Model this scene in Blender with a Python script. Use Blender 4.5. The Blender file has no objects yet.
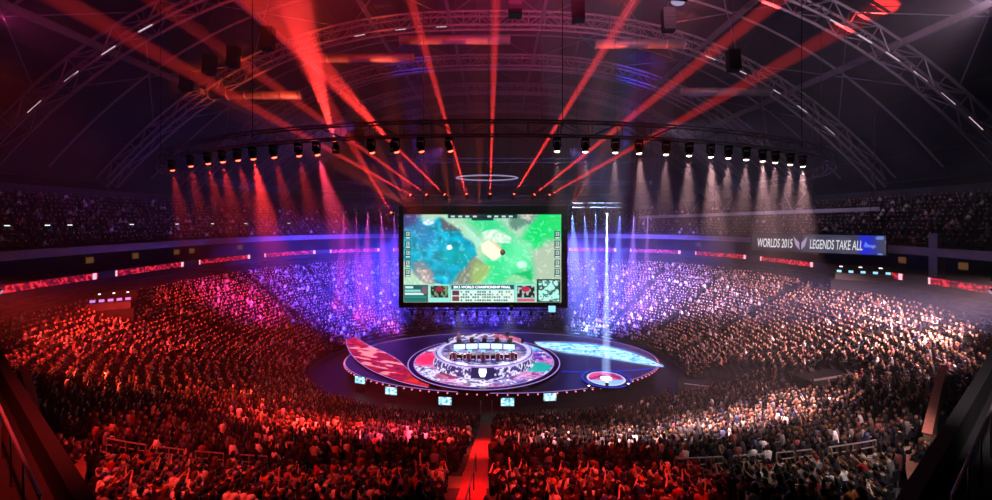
import bpy, bmesh, math, random
import numpy as np
from mathutils import Vector, Matrix

random.seed(7)
rng = np.random.default_rng(7)
PI = math.pi
SC = bpy.context.scene
COL = SC.collection

# ------------------------------------------------------------------ camera frame
F, PX, PY, CZ = 416.0, 496.0, 221.0, 20.0      # focal length in px, principal column, horizon row, eye height


def at(px, py, d):
    """point of the place seen at a pixel, at distance d (m) in front of the eye"""
    return Vector(((px - PX) / F * d, d, CZ - (py - PY) / F * d))


def lin(c):
    return tuple((v / 12.92 if v <= 0.04045 else ((v + 0.055) / 1.055) ** 2.4) for v in c)


def lin255(r, g, b):
    return lin((r / 255, g / 255, b / 255))


# ------------------------------------------------------------------ materials
def mat(name, c, rough=0.6, metal=0.0, noise=0.0, scale=4.0, spec=0.4):
    m = bpy.data.materials.new(name)
    m.use_nodes = True
    nt = m.node_tree
    b = nt.nodes['Principled BSDF']
    b.inputs['Base Color'].default_value = (*c, 1)
    b.inputs['Roughness'].default_value = rough
    b.inputs['Metallic'].default_value = metal
    b.inputs['Specular IOR Level'].default_value = spec
    if noise:
        n = nt.nodes.new('ShaderNodeTexNoise')
        n.inputs['Scale'].default_value = scale
        tc = nt.nodes.new('ShaderNodeTexCoord')
        nt.links.new(tc.outputs['Object'], n.inputs['Vector'])
        r = nt.nodes.new('ShaderNodeValToRGB')
        r.color_ramp.elements[0].position = .3
        r.color_ramp.elements[1].position = .7
        r.color_ramp.elements[0].color = (*[v * (1 - noise) for v in c], 1)
        r.color_ramp.elements[1].color = (*[min(1, v * (1 + noise)) for v in c], 1)
        nt.links.new(n.outputs['Fac'], r.inputs['Fac'])
        nt.links.new(r.outputs['Color'], b.inputs['Base Color'])
    return m


def emis(name, c, s):
    m = bpy.data.materials.new(name)
    m.use_nodes = True
    b = m.node_tree.nodes['Principled BSDF']
    b.inputs['Base Color'].default_value = (.01, .01, .01, 1)
    b.inputs['Emission Color'].default_value = (*c, 1)
    b.inputs['Emission Strength'].default_value = s
    m.cycles.emission_sampling = 'NONE'
    return m


def led(name, s=1.0, sampling='NONE'):
    """LED pixels: each emits the colour of the picture shown on it"""
    m = bpy.data.materials.new(name)
    m.use_nodes = True
    nt = m.node_tree
    b = nt.nodes['Principled BSDF']
    b.inputs['Base Color'].default_value = (.01, .01, .01, 1)
    b.inputs['Roughness'].default_value = .5
    a = nt.nodes.new('ShaderNodeAttribute')
    a.attribute_name = 'pixel'
    nt.links.new(a.outputs['Color'], b.inputs['Emission Color'])
    b.inputs['Emission Strength'].default_value = s
    m.cycles.emission_sampling = sampling
    return m


def crowd_mat(name, rough=.7):
    m = bpy.data.materials.new(name)
    m.use_nodes = True
    nt = m.node_tree
    b = nt.nodes['Principled BSDF']
    b.inputs['Roughness'].default_value = rough
    b.inputs['Specular IOR Level'].default_value = .25
    a = nt.nodes.new('ShaderNodeAttribute')
    a.attribute_name = 'cloth'
    nt.links.new(a.outputs['Color'], b.inputs['Base Color'])
    return m


M = {}
M['concrete'] = mat('dark_concrete', (.055, .052, .055), .85, noise=.3, scale=1.5)
M['floor'] = mat('arena_floor', (.03, .03, .033), .5, noise=.3, scale=.8)
M['landing'] = mat('walkway_concrete', (.24, .19, .145), .8, noise=.2, scale=1.2)
M['stair'] = mat('stair_carpet', (.36, .07, .08), .85, noise=.12, scale=6)  # red of the stair light put into the base colour
M['wall'] = mat('dark_wall', (.03, .03, .034), .8, noise=.3, scale=.4)
M['roof'] = mat('roof_deck', (.032, .028, .03), .7, noise=.35, scale=.3)
M['steel'] = mat('painted_steel', (.30, .29, .30), .45, .2, noise=.15, scale=2)
M['dsteel'] = mat('dark_steel', (.045, .045, .05), .5, .3, noise=.2, scale=2)
M['alu'] = mat('truss_aluminium', (.30, .30, .32), .35, .8, noise=.1, scale=5)
M['black'] = mat('matt_black', (.012, .012, .014), .6, noise=.2, scale=5)
M['gloss'] = mat('gloss_black', (.012, .012, .016), .18, noise=.2, scale=5)
M['stage'] = mat('stage_deck', (.02, .02, .028), .3, noise=.2, scale=2)
M['fascia'] = mat('balcony_fascia', (.30, .29, .31), .6, noise=.1, scale=.8)
M['rail'] = mat('galvanised_rail', (.55, .54, .52), .35, .7, noise=.1, scale=5)
M['parapet'] = mat('parapet_paint', (.40, .17, .12), .6, noise=.15, scale=2)
M['beige'] = mat('beige_wall', (.42, .33, .25), .7, noise=.12, scale=2)
M['seat'] = mat('seat_plastic', (.02, .02, .025), .5, noise=.2, scale=4)
M['white'] = mat('white_plastic', (.75, .75, .78), .4, noise=.05, scale=4)
M['redfab'] = mat('red_fabric', (.35, .03, .05), .8, noise=.2, scale=8)
M['duct'] = mat('duct_metal', (.32, .30, .30), .5, .4, noise=.15, scale=1)
M['led_desk'] = emis('led_desk', lin255(190, 235, 255), 1.8)
M['led_sign'] = emis('led_sign', (.95, .95, 1), .85)
M['void'] = mat('black_drape', (.004, .004, .005), .9, noise=.2, scale=3)
M['led_strip'] = emis('led_strip', (1, .72, .85), .8)
M['led_white'] = emis('led_white', (1, .95, .98), 2.2)
M['led_dim'] = emis('led_dim_white', (.75, .6, 1), .5)
M['led_red'] = emis('led_red', lin255(235, 25, 45), 1.0)
M['led_pink'] = emis('led_pink', lin255(255, 120, 150), 1.5)
M['led_cyan'] = emis('led_cyan', lin255(150, 225, 255), 1.2)
M['led_blue'] = emis('led_blue', lin255(40, 60, 255), 1.0)
M['led_edge'] = emis('led_edge', lin255(200, 150, 255), .9)
M['lamp_red'] = emis('lamp_red', (1, .08, .04), 8)
M['lamp_warm'] = emis('lamp_warm', (1, .78, .66), 7)
M['lamp_small'] = emis('lamp_small', (.8, 1, .95), 2.0)
M['lamp_amber'] = emis('lamp_amber', lin255(255, 170, 80), .10)
M['screen'] = led('led_screen', 1.3)
M['ledfloor'] = led('led_floor', 1.3)
M['crowd'] = crowd_mat('crowd_cloth')


# ------------------------------------------------------------------ mesh builder
class MB:
    def __init__(s):
        s.v, s.f, s.n = [], [], 0

    def add(s, v, f):
        o = len(s.v)
        s.v += [tuple(p) for p in v]
        s.f += [tuple(i + o for i in q) for q in f]
        return s

    def box(s, c, d, rz=0.0, mtx=None):
        hx, hy, hz = d[0] / 2, d[1] / 2, d[2] / 2
        P = [Vector((x, y, z)) for x in (-hx, hx) for y in (-hy, hy) for z in (-hz, hz)]
        R = mtx if mtx is not None else Matrix.Rotation(rz, 3, 'Z')
        c = Vector(c)
        return s.add([R @ p + c for p in P],
                     [(0, 1, 3, 2), (4, 6, 7, 5), (0, 4, 5, 1), (2, 3, 7, 6), (0, 2, 6, 4), (1, 5, 7, 3)])

    def tube(s, a, b, r, r2=None, n=5, cap=True):
        a, b = Vector(a), Vector(b)
        r2 = r if r2 is None else r2
        d = b - a
        if d.length < 1e-6:
            return s
        d.normalize()
        u = d.cross(Vector((0, 0, 1)) if abs(d.z) < .9 else Vector((1, 0, 0))).normalized()
        w = d.cross(u)
        v = []
        for p, q in ((a, r), (b, r2)):
            for i in range(n):
                t = 2 * PI * i / n
                v.append(p + (u * math.cos(t) + w * math.sin(t)) * q)
        f = [(i, (i + 1) % n, n + (i + 1) % n, n + i) for i in range(n)]
        if cap:
            f += [tuple(range(n))[::-1], tuple(range(n, 2 * n))]
        return s.add(v, f)

    def path(s, pts, r, n=5):
        for a, b in zip(pts[:-1], pts[1:]):
            s.tube(a, b, r, n=n)
        return s

    def lathe(s, prof, n=32, c=(0, 0, 0), a0=0.0, a1=2 * PI, sx=1.0, sy=1.0):
        full = abs(a1 - a0 - 2 * PI) < 1e-6
        k = n if full else n + 1
        v = []
        for i in range(k):
            t = a0 + (a1 - a0) * i / n
            for r, z in prof:
                v.append((c[0] + r * sx * math.cos(t), c[1] + r * sy * math.sin(t), c[2] + z))
        m = len(prof)
        f = []
        for i in range(n):
            j = (i + 1) % k
            for q in range(m - 1):
                f.append((i * m + q, j * m + q, j * m + q + 1, i * m + q + 1))
        return s.add(v, f)

    def sphere(s, c, r, n=8, m=6):
        r = (r, r, r) if not hasattr(r, '__len__') else r
        v = [(c[0], c[1], c[2] - r[2])]
        for j in range(1, m):
            p = -PI / 2 + PI * j / m
            for i in range(n):
                t = 2 * PI * i / n
                v.append((c[0] + r[0] * math.cos(p) * math.cos(t), c[1] + r[1] * math.cos(p) * math.sin(t), c[2] + r[2] * math.sin(p)))
        v.append((c[0], c[1], c[2] + r[2]))
        f = [(0, 1 + (i + 1) % n, 1 + i) for i in range(n)]
        for j in range(m - 2):
            for i in range(n):
                a = 1 + j * n
                f.append((a + i, a + (i + 1) % n, a + n + (i + 1) % n, a + n + i))
        t = 1 + (m - 2) * n
        f += [(t + i, t + (i + 1) % n, len(v) - 1) for i in range(n)]
        return s.add(v, f)

    def prism(s, poly, z0, z1):
        n = len(poly)
        v = [(p[0], p[1], z0) for p in poly] + [(p[0], p[1], z1) for p in poly]
        f = [(i, (i + 1) % n, n + (i + 1) % n, n + i) for i in range(n)]
        f += [tuple(range(n))[::-1], tuple(range(n, 2 * n))]
        return s.add(v, f)

    def strip(s, a, b):
        n = len(a)
        return s.add(list(a) + list(b), [(i, i + 1, n + i + 1, n + i) for i in range(n - 1)])

    def wallpath(s, pts, z0, z1, th):
        """vertical slab of a thickness along a plan path; z0/z1 may be lists"""
        n = len(pts)
        z0 = z0 if hasattr(z0, '__len__') else [z0] * n
        z1 = z1 if hasattr(z1, '__len__') else [z1] * n
        L, R = [], []
        for i in range(n):
            p = Vector(pts[i][:2])
            d = (Vector(pts[min(n - 1, i + 1)][:2]) - Vector(pts[max(0, i - 1)][:2])).normalized()
            q = Vector((-d.y, d.x)) * th / 2
            L.append(p + q)
            R.append(p - q)
        v = []
        for i in range(n):
            v += [(L[i].x, L[i].y, z0[i]), (R[i].x, R[i].y, z0[i]), (R[i].x, R[i].y, z1[i]), (L[i].x, L[i].y, z1[i])]
        f = []
        for i in range(n - 1):
            for k in range(4):
                f.append((4 * i + k, 4 * i + (k + 1) % 4, 4 * i + 4 + (k + 1) % 4, 4 * i + 4 + k))
        f += [(0, 3, 2, 1), (4 * n - 4, 4 * n - 3, 4 * n - 2, 4 * n - 1)]
        return s.add(v, f)

    def build(s, name, material, parent=None, smooth=False):
        me = bpy.data.meshes.new(name)
        me.from_pydata(s.v, [], s.f)
        me.update()
        if smooth:
            for p in me.polygons:
                p.use_smooth = True
        me.materials.append(material)
        o = bpy.data.objects.new(name, me)
        COL.objects.link(o)
        if parent is not None:
            o.parent = parent
        return o


def tag(o, label=None, cat=None, group=None, kind=None):
    if label:
        o['label'] = label
    if cat:
        o['category'] = cat
    if group:
        o['group'] = group
    if kind:
        o['kind'] = kind
    return o


def thing(name, label, cat, loc=(0, 0, 0), rz=0.0, group=None):
    o = bpy.data.objects.new(name, None)
    o.empty_display_size = .2
    COL.objects.link(o)
    o.location = loc
    o.rotation_euler = (0, 0, rz)
    return tag(o, label, cat, group)


def struct(o, label=None):
    return tag(o, label, None, None, 'structure')


def dup(root, loc, rz=0.0, label=None, group=None, scale=None):
    r = root.copy()
    COL.objects.link(r)
    r.location = loc
    r.rotation_euler = (0, 0, rz)
    if label:
        r['label'] = label
    if group:
        r['group'] = group
    if scale:
        r.scale = (scale,) * 3
    for ch in list(root.children):
        c = ch.copy()
        COL.objects.link(c)
        c.parent = r
        for g in ch.children:
            d = g.copy()
            COL.objects.link(d)
            d.parent = c
    return r


def pixel_mesh(name, P, C, material, parent=None):
    """P (h,w,3) points, C (h,w,3) linear colours -> a grid mesh whose points carry the colours"""
    h, w, _ = P.shape
    me = bpy.data.meshes.new(name)
    idx = np.arange(h * w).reshape(h, w)
    q = np.stack([idx[:-1, :-1], idx[:-1, 1:], idx[1:, 1:], idx[1:, :-1]], -1).reshape(-1, 4)
    me.vertices.add(h * w)
    me.vertices.foreach_set('co', P.reshape(-1).astype(np.float32))
    me.loops.add(q.size)
    me.loops.foreach_set('vertex_index', q.reshape(-1).astype(np.int32))
    me.polygons.add(len(q))
    me.polygons.foreach_set('loop_start', np.arange(0, q.size, 4, dtype=np.int32))
    me.update(calc_edges=True)
    a = me.color_attributes.new('pixel', 'FLOAT_COLOR', 'POINT')
    cc = np.concatenate([C.reshape(-1, 3), np.ones((h * w, 1))], 1)
    a.data.foreach_set('color', cc.reshape(-1).astype(np.float32))
    me.materials.append(material)
    o = bpy.data.objects.new(name, me)
    COL.objects.link(o)
    if parent is not None:
        o.parent = parent
    return o


def lin_np(c):
    c = np.clip(np.asarray(c, float), 0, 1)
    return np.where(c <= .04045, c / 12.92, ((c + .055) / 1.055) ** 2.4)


def text_mesh(name, body, size, material, parent=None, shear=0.0, xs=1.0, ext=.01, bold=0.0):
    cu = bpy.data.curves.new(name, 'FONT')
    cu.body = body
    cu.size = size
    cu.shear = shear
    cu.extrude = ext
    cu.offset = bold
    cu.align_x = 'LEFT'
    o = bpy.data.objects.new(name + '_tmp', cu)
    COL.objects.link(o)
    dg = bpy.context.evaluated_depsgraph_get()
    me = bpy.data.meshes.new_from_object(o.evaluated_get(dg))
    bpy.data.objects.remove(o)
    v = np.empty(len(me.vertices) * 3, np.float32)
    me.vertices.foreach_get('co', v)
    v = v.reshape(-1, 3)
    v[:, 0] *= xs
    me.vertices.foreach_set('co', v.reshape(-1))
    me.name = name
    me.materials.clear()
    me.materials.append(material)
    r = bpy.data.objects.new(name, me)
    COL.objects.link(r)
    if parent is not None:
        r.parent = parent
    return r


def noise2(x, y, seed=0):
    """smooth value noise on arrays"""
    r = np.random.default_rng(seed)
    T = r.random((64, 64))
    xi, yi = np.floor(x).astype(int), np.floor(y).astype(int)
    fx, fy = x - xi, y - yi
    fx, fy = fx * fx * (3 - 2 * fx), fy * fy * (3 - 2 * fy)
    g = lambda a, b: T[a % 64, b % 64]
    return (g(xi, yi) * (1 - fx) * (1 - fy) + g(xi + 1, yi) * fx * (1 - fy) + g(xi, yi + 1) * (1 - fx) * fy + g(xi + 1, yi + 1) * fx * fy)


# ------------------------------------------------------------------ the bowl
T_W0, T_W1 = .68, .715                    # the cross walkway
NROW = 36


def bowl_xy(t, th, off=0.0):
    n = 2 + 1.0 * min(t, 1)
    a = 25 + 21 * t + off
    bn = 17 + 27 * t + off
    bf = 18 + 24 * t + off
    cy = 57 - 5 * t
    c, s_ = math.cos(th), math.sin(th)
    x = a * math.copysign(abs(c) ** (2 / n), c)
    b = bf if s_ > 0 else bn
    y = cy + b * math.copysign(abs(s_) ** (2 / n), s_)
    return x, y


SLOPE = 12.2
Z_W = .5 + SLOPE * T_W0


def bowl_z(t):
    if t < T_W0:
        return .5 + SLOPE * t
    if t < T_W1:
        return Z_W
    return Z_W + (t - T_W1) / (1 - T_W1) * (12.5 - Z_W)


ROWS = []                                  # (t_front, t_back, z)
NLOW, NUP = 25, 12
for k in range(NLOW):
    t0, t1 = T_W0 * k / NLOW, T_W0 * (k + 1) / NLOW
    ROWS.append((t0, t1, .5 + SLOPE * t0))
for k in range(NUP):
    t0, t1 = T_W1 + (1 - T_W1) * k / NUP, T_W1 + (1 - T_W1) * (k + 1) / NUP
    ROWS.append((t0, t1, Z_W + .2 + (12.5 - Z_W - .2) * k / (NUP - 1)))
NTH = 200
THS = [2 * PI * i / NTH for i in range(NTH + 1)]


def hidden_near(x, y):
    """the bowl stops beside the near block, where the dark stair wells are"""
    return y < 17.2 and abs(x) > max(11.5, .97 * y + .2)


def ring_terraces(rows, name, near_cut):
    mb = MB()
    for k, (t0, t1, z) in enumerate(rows):
        zn = rows[k + 1][2] if k + 1 < len(rows) else z
        A = [bowl_xy(t0, th) for th in THS]
        B = [bowl_xy(t1, th) for th in THS]
        for i in range(NTH):
            if hidden_near(*A[i]) and hidden_near(*A[i + 1]):
                continue
            a, b, c, d = A[i], A[i + 1], B[i + 1], B[i]
            mb.add([(a[0], a[1], z), (b[0], b[1], z), (c[0], c[1], z), (d[0], d[1], z),
                    (c[0], c[1], zn), (d[0], d[1], zn), (a[0], a[1], z - .5), (b[0], b[1], z - .5)],
                   [(0, 1, 2, 3), (3, 2, 4, 5), (6, 7, 1, 0)])
    return mb.build(name, M['concrete'])


struct(ring_terraces(ROWS[:NLOW], 'lower_terrace', False), 'dark stepped concrete terrace under the crowd below the walkway')
struct(ring_terraces(ROWS[NLOW:], 'upper_terrace', True), 'dark stepped concrete terrace under the crowd above the walkway')
mb = MB()
A = [bowl_xy(T_W0, th) for th in THS]
B = [bowl_xy(T_W1, th) for th in THS]
mb.strip([(x, y, Z_W) for x, y in A], [(x, y, Z_W) for x, y in B])
mb.strip([(x, y, Z_W - .6) for x, y in A], [(x, y, Z_W) for x, y in A])
struct(mb.build('walkway', M['landing']), 'pale concrete cross walkway round the seating bowl')

mb = MB()
mb.box((0, 50, -.15), (170, 140, .3))
struct(mb.build('floor', M['floor']))


# roof profile
def roof_z(x):
    return 51.5 - 21 * (min(abs(x), 66) / 55.0) ** 2.7


mb = MB()
xs = [-66 + 132 * i / 44 for i in range(45)]
for (o0, o1) in ((0, .0),):
    mb.strip([(x, -6, roof_z(x) + .9) for x in xs], [(x, 118, roof_z(x) + .9) for x in xs])
for i in range(44):                         # trapezoid ribs of the deck
    x = xs[i]
    mb.tube((x, -6, roof_z(x) + .8), (x, 118, roof_z(x) + .8), .14, n=4)
struct(mb.build('ceiling', M['roof']))
mb = MB().box((0, 118.2, 20), (170, .4, 66))
for k in range(18):
    mb.box((-72 + k * 8.5, 117.8, 22), (.8, .6, 60))
struct(mb.build('wall_back', M['wall']))
for s_, nm in ((-1, 'left'), (1, 'right')):
    mb = MB().box((s_ * 78, 50, 18), (.4, 140, 40))
    for k in range(14):
        mb.box((s_ * 77.6, -12 + k * 9.5, 18), (.6, .7, 40))
    mb.strip([(s_ * 65, -6, roof_z(65) + .4), (s_ * 65, 118, roof_z(65) + .4)], [(s_ * 78, -6, 15), (s_ * 78, 118, 15)])
    struct(mb.build('wall_' + nm, M['wall']))
struct(MB().box((0, -16, 20), (170, .4, 66)).build('wall_near', M['wall']))

# suite level and upper tier
UTH = [th for th in [2 * PI * i / 240 for i in range(-60, 181)] if bowl_xy(1, th, 1.5)[1] > 24]


def upath(off, z, ths=None):
    return [(*bowl_xy(1, th, off), z) for th in (ths or UTH)]


UTH.sort()
mb = MB()
mb.strip(upath(.3, 12.0), upath(.3, 13.45))
mb.strip(upath(.3, 13.45), upath(5, 13.45))
mb.strip(upath(5, 13.45), upath(5, 16.4))
mb.strip(upath(1.2, 16.3), upath(5, 16.3))
struct(mb.build('wall_suites', M['wall']), 'dark recessed gallery wall between the two tiers')
mb = MB()
mb.strip(upath(1.0, 16.2), upath(1.0, 17.1))
mb.strip(upath(1.0, 17.1), upath(1.5, 17.1))
mb.strip(upath(1.0, 16.2), upath(1.5, 16.2))
struct(mb.build('trim_1', M['fascia']), 'pale fascia along the front edge of the upper tier')
mb = MB()
UROWS = []
for k in range(11):
    o0, o1, z = 1.5 + k * .95, 1.5 + (k + 1) * .95, 16.9 + k * .55
    UROWS.append((o0, o1, z))
    mb.strip(upath(o0, z), upath(o1, z))
    mb.strip(upath(o1, z), upath(o1, z + .55))
mb.strip(upath(11.9, 22), upath(11.9, 24.5))
mb.strip(upath(11.9, 24.5), upath(13, 24.6))
struct(mb.build('balcony_terrace', M['concrete']), 'dark stepped upper tier')


# ------------------------------------------------------------------ crowd (stuff)
def person_low():
    """a seated figure, facing +Y: legs and lap, trunk with shoulders, upper arms and forearms, head"""
    mb = MB()
    reg = []

    def loft(rings, n, r):
        v, f = [], []
        for (c, rx, ry) in rings:
            for i in range(n):
                t = 2 * PI * (i + .5) / n
                v.append((c[0] + rx * math.cos(t), c[1] + ry * math.sin(t), c[2]))
        m = len(rings)
        for j in range(m - 1):
            for i in range(n):
                f.append((j * n + i, j * n + (i + 1) % n, (j + 1) * n + (i + 1) % n, (j + 1) * n + i))
        f.append(tuple(range((m - 1) * n, m * n)))
        mb.add(v, f)
        reg.extend([r] * len(v))
    loft([((0, 0, .42), .19, .14), ((0, -.02, .62), .17, .12), ((0, -.01, .86), .21, .125), ((0, 0, .99), .19, .10), ((0, .01, 1.06), .07, .06)], 6, 0)
    loft([((0, .02, 1.05), .05, .055), ((0, .02, 1.12), .082, .098), ((0, .015, 1.21), .088, .108), ((0, .01, 1.29), .062, .075), ((0, .005, 1.32), .02, .03)], 6, 1)
    for s_ in (-1, 1):
        n0 = len(mb.v)
        mb.tube((s_ * .10, .0, .50), (s_ * .13, .45, .50), .085, .065, n=4)
        mb.tube((s_ * .13, .45, .50), (s_ * .13, .42, .04), .06, .045, n=4)
        reg.extend([2] * (len(mb.v) - n0))
        n0 = len(mb.v)
        mb.tube((s_ * .215, 0, .95), (s_ * .25, .08, .68), .055, .045, n=4, cap=False)
        reg.extend([0] * (len(mb.v) - n0))
        n0 = len(mb.v)
        mb.tube((s_ * .25, .08, .68), (s_ * .13, .33, .63), .042, .035, n=4)
        reg.extend([3] * (len(mb.v) - n0))
    return np.array(mb.v), mb.f, np.array(reg)


CLOTH_ = np.array([lin255(*c) for c in [(18, 18, 22), (30, 30, 36), (22, 26, 45), (60, 22, 26), (45, 45, 50), (35, 50, 40), (120, 118, 118),
                                       (225, 222, 218), (150, 35, 40), (40, 62, 120), (75, 70, 64), (180, 170, 150), (205, 120, 60), (240, 240, 245)]])
CLOTH = CLOTH_ * .5 + CLOTH_.mean(1, keepdims=True) * .5 * np.array([1.05, .98, .97])
CLOTH_P = np.array([.20, .17, .11, .06, .12, .05, .07, .04, .04, .05, .05, .03, .02, .02])
CLOTH_P = CLOTH_P / CLOTH_P.sum()
SKIN = np.array([lin255(*c) for c in [(232, 190, 160), (222, 178, 148), (205, 160, 128), (170, 122, 92)]])
HAIR = np.array([lin255(*c) for c in [(22, 17, 14), (38, 27, 20), (60, 42, 28), (110, 80, 50), (15, 15, 17)]])
TROUS = np.array([lin255(*c) for c in [(20, 22, 32), (28, 32, 48), (16, 16, 18), (50, 48, 46)]])
PLV, PLF, PLR = person_low()


def crowd_object(name, pos, yaw, label, cat='crowd'):
    pos = np.asarray(pos)
    N = len(pos)
    V = PLV
    nv = len(V)
    sc = rng.uniform(.92, 1.06, N)
    wx = rng.uniform(.92, 1.12, N)
    lean = rng.normal(0, .10, N)
    X = V[None, :, 0] * wx[:, None] * sc[:, None]
    Y = V[None, :, 1] * sc[:, None] + lean[:, None] * np.clip(V[None, :, 2] - .5, 0, 1)
    Z = V[None, :, 2] * sc[:, None]
    # some raise or clap their hands: the forearms come up
    up = rng.random(N) < .08
    arm = (PLR == 3)
    hand = arm & (np.hypot(V[:, 0], 0) < .2)
    Z[np.ix_(up, hand)] += rng.uniform(.25, .7, up.sum())[:, None]
    Y[np.ix_(up, hand)] += .05
    c, s_ = np.cos(yaw), np.sin(yaw)
    P = np.empty((N, nv, 3), np.float32)
    P[..., 0] = X * c[:, None] - Y * s_[:, None] + pos[:, 0:1]
    P[..., 1] = X * s_[:, None] + Y * c[:, None] + pos[:, 1:2]
    P[..., 2] = Z + pos[:, 2:3]
    shirt = CLOTH[rng.choice(len(CLOTH), N, p=CLOTH_P)]
    skin = SKIN[rng.integers(0, len(SKIN), N)]
    hair = HAIR[rng.integers(0, len(HAIR), N)]
    tr = TROUS[rng.integers(0, len(TROUS), N)]
    Cc = np.ones((N, nv, 4), np.float32)
    face = (PLR == 1) & (V[:, 1] > .02) & (V[:, 2] < 1.25)
    hairm = (PLR == 1) & ~face
    Cc[:, PLR == 0, :3] = shirt[:, None]
    Cc[:, PLR == 2, :3] = tr[:, None]
    Cc[:, PLR == 3, :3] = np.where(rng.random(N)[:, None] < .22, skin, shirt)[:, None]
    Cc[:, face, :3] = skin[:, None]
    Cc[:, hairm, :3] = hair[:, None]
    ls = [len(f) for f in PLF]
    flat = np.array([i for f in PLF for i in f])
    li = (flat[None] + (np.arange(N) * nv)[:, None]).reshape(-1)
    st1 = np.concatenate([[0], np.cumsum(ls)[:-1]])
    ls_all = (st1[None] + (np.arange(N) * len(flat))[:, None]).reshape(-1)
    me = bpy.data.meshes.new(name)
    me.vertices.add(N * nv)
    me.vertices.foreach_set('co', P.reshape(-1))
    me.loops.add(len(li))
    me.loops.foreach_set('vertex_index', li.astype(np.int32))
    me.polygons.add(len(ls_all))
    me.polygons.foreach_set('loop_start', ls_all.astype(np.int32))
    me.update(calc_edges=True)
    a = me.color_attributes.new('cloth', 'FLOAT_COLOR', 'POINT')
    a.data.foreach_set('color', Cc.reshape(-1))
    me.polygons.foreach_set('use_smooth', np.ones(len(ls_all), bool))
    me.materials.append(M['crowd'])
    o = bpy.data.objects.new(name, me)
    COL.objects.link(o)
    return tag(o, label, cat, None, 'stuff')


AISLE_X, AISLE_W = -.93, 1.08
AISLES = [PI * k / 9 + .06 for k in range(18)]


def in_frame(x, y, z, m=12):
    if y < 4:
        return False
    px, py = PX + x / y * F, PY + (CZ - z) / y * F
    return -m < px < 992 + m and -m < py < 500 + m


BLOCKS = [(18.5, 28.5, 43, 49.5), (25.5, 32.5, 34.8, 40.5)]       # plan rectangles with no seats (x0,x1,y0,y1): booths
BOOTH_L = (-57.5, -47.5, 47, 56)
BOOTH_R = (47, 58, 56, 66)


def seat_ok(x, y, t):
    if y < 57 and abs(x - AISLE_X) < AISLE_W / 2 + .30 and y < 40.5:
        return False
    if t > .85 and y > 26:
        return False
    if hidden_near(x, y) or hidden_near(x * 1.03, y):
        return False
    for (x0, x1, y0, y1) in BLOCKS:
        if x0 < x < x1 and y0 < y < y1:
            return False
    return True


seats = []
for k, (t0, t1, z) in enumerate(ROWS + [(T_W0, (T_W0 + T_W1) / 2, Z_W), ((T_W0 + T_W1) / 2, T_W1, Z_W)]):
    tm = t0 * .55 + t1 * .45
    pts = [bowl_xy(tm, 2 * PI * i / 1440) for i in range(1441)]
    L = [0.0]
    for a, b in zip(pts[:-1], pts[1:]):
        L.append(L[-1] + math.hypot(b[0] - a[0], b[1] - a[1]))
    n = int(L[-1] / .56)
    ths = np.interp(np.linspace(0, L[-1], n, endpoint=False) + rng.uniform(0, .5), L, [2 * PI * i / 1440 for i in range(1441)])
    for th in ths:
        x, y = bowl_xy(tm, th)
        if not in_frame(x, y, z + .8):
            continue
        if t0 < T_W0 or y > 30:
            if min(abs((th - a + PI) % (2 * PI) - PI) for a in AISLES) * math.hypot(x, y - 54) < .55 and abs(x) > 6:
                continue
        if k >= len(ROWS) and y < 24.5:
            continue
        if not seat_ok(x, y, t0):
            continue
        if rng.random() < .035:
            continue
        seats.append((x, y, z, k))
seats = np.array(seats)
yaw = np.arctan2(54 - seats[:, 1], -1.6 - seats[:, 0]) - PI / 2
# the individually built spectators: the nearest 300
vis = np.array([in_frame(x, y, z + 1.05, -2) for x, y, z, _ in seats])
d = seats[:, 1] + np.where(vis, 0, 1e3)
order = np.argsort(d)
near_idx = order[:300]
mask = np.ones(len(seats), bool)
mask[near_idx] = False
far = seats[mask]
jit = rng.normal(0, .09, (len(far), 3)) * np.array([1, 1, 0])
crowd_object('spectator_crowd', far[:, :3] + jit, yaw[mask] + rng.normal(0, .2, mask.sum()),
             'dense crowd of seated spectators filling the lower seating bowl around the stage')
up = []
for k, (o0, o1, z) in enumerate(UROWS):
    om = (o0 + o1) / 2
    P_ = [bowl_xy(1, th, om) for th in UTH]
    for a, b in zip(P_[:-1], P_[1:]):
        n = max(1, int(math.hypot(b[0] - a[0], b[1] - a[1]) / .62))
        for i in range(n):
            t = (i + rng.uniform(.2, .8)) / n
            x, y = a[0] + (b[0] - a[0]) * t, a[1] + (b[1] - a[1]) * t
            if in_frame(x, y, z + .8) and rng.random() < .9:
                up.append((x, y, z))
up = np.array(up)
crowd_object('balcony_crowd', up, np.arctan2(54 - up[:, 1], -up[:, 0]) - PI / 2 + rng.normal(0, .2, len(up)),
             'spectators in the dim upper tier above the pale fascia')
print('crowd', len(far), len(up))

# seats under the crowd: one stuff object
mb = MB()
for (x, y, z, k), w in zip(seats, yaw):
    if y < 24 and abs(x) < 30:
        R = Matrix.Rotation(w, 3, 'Z')
        mb.box(R @ Vector((0, .02, .42)) + Vector((x, y, z)), (.46, .42, .05), mtx=R)
        mb.box(R @ Vector((0, -.2, .60)) + Vector((x, y, z)), (.44, .05, .38), mtx=R)
        mb.box(R @ Vector((0, -.1, .2)) + Vector((x, y, z)), (.08, .2, .40), mtx=R)
tag(mb.build('seat_rows', M['seat']), 'dark seats under the nearest spectators', 'seats', None, 'stuff')


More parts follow.
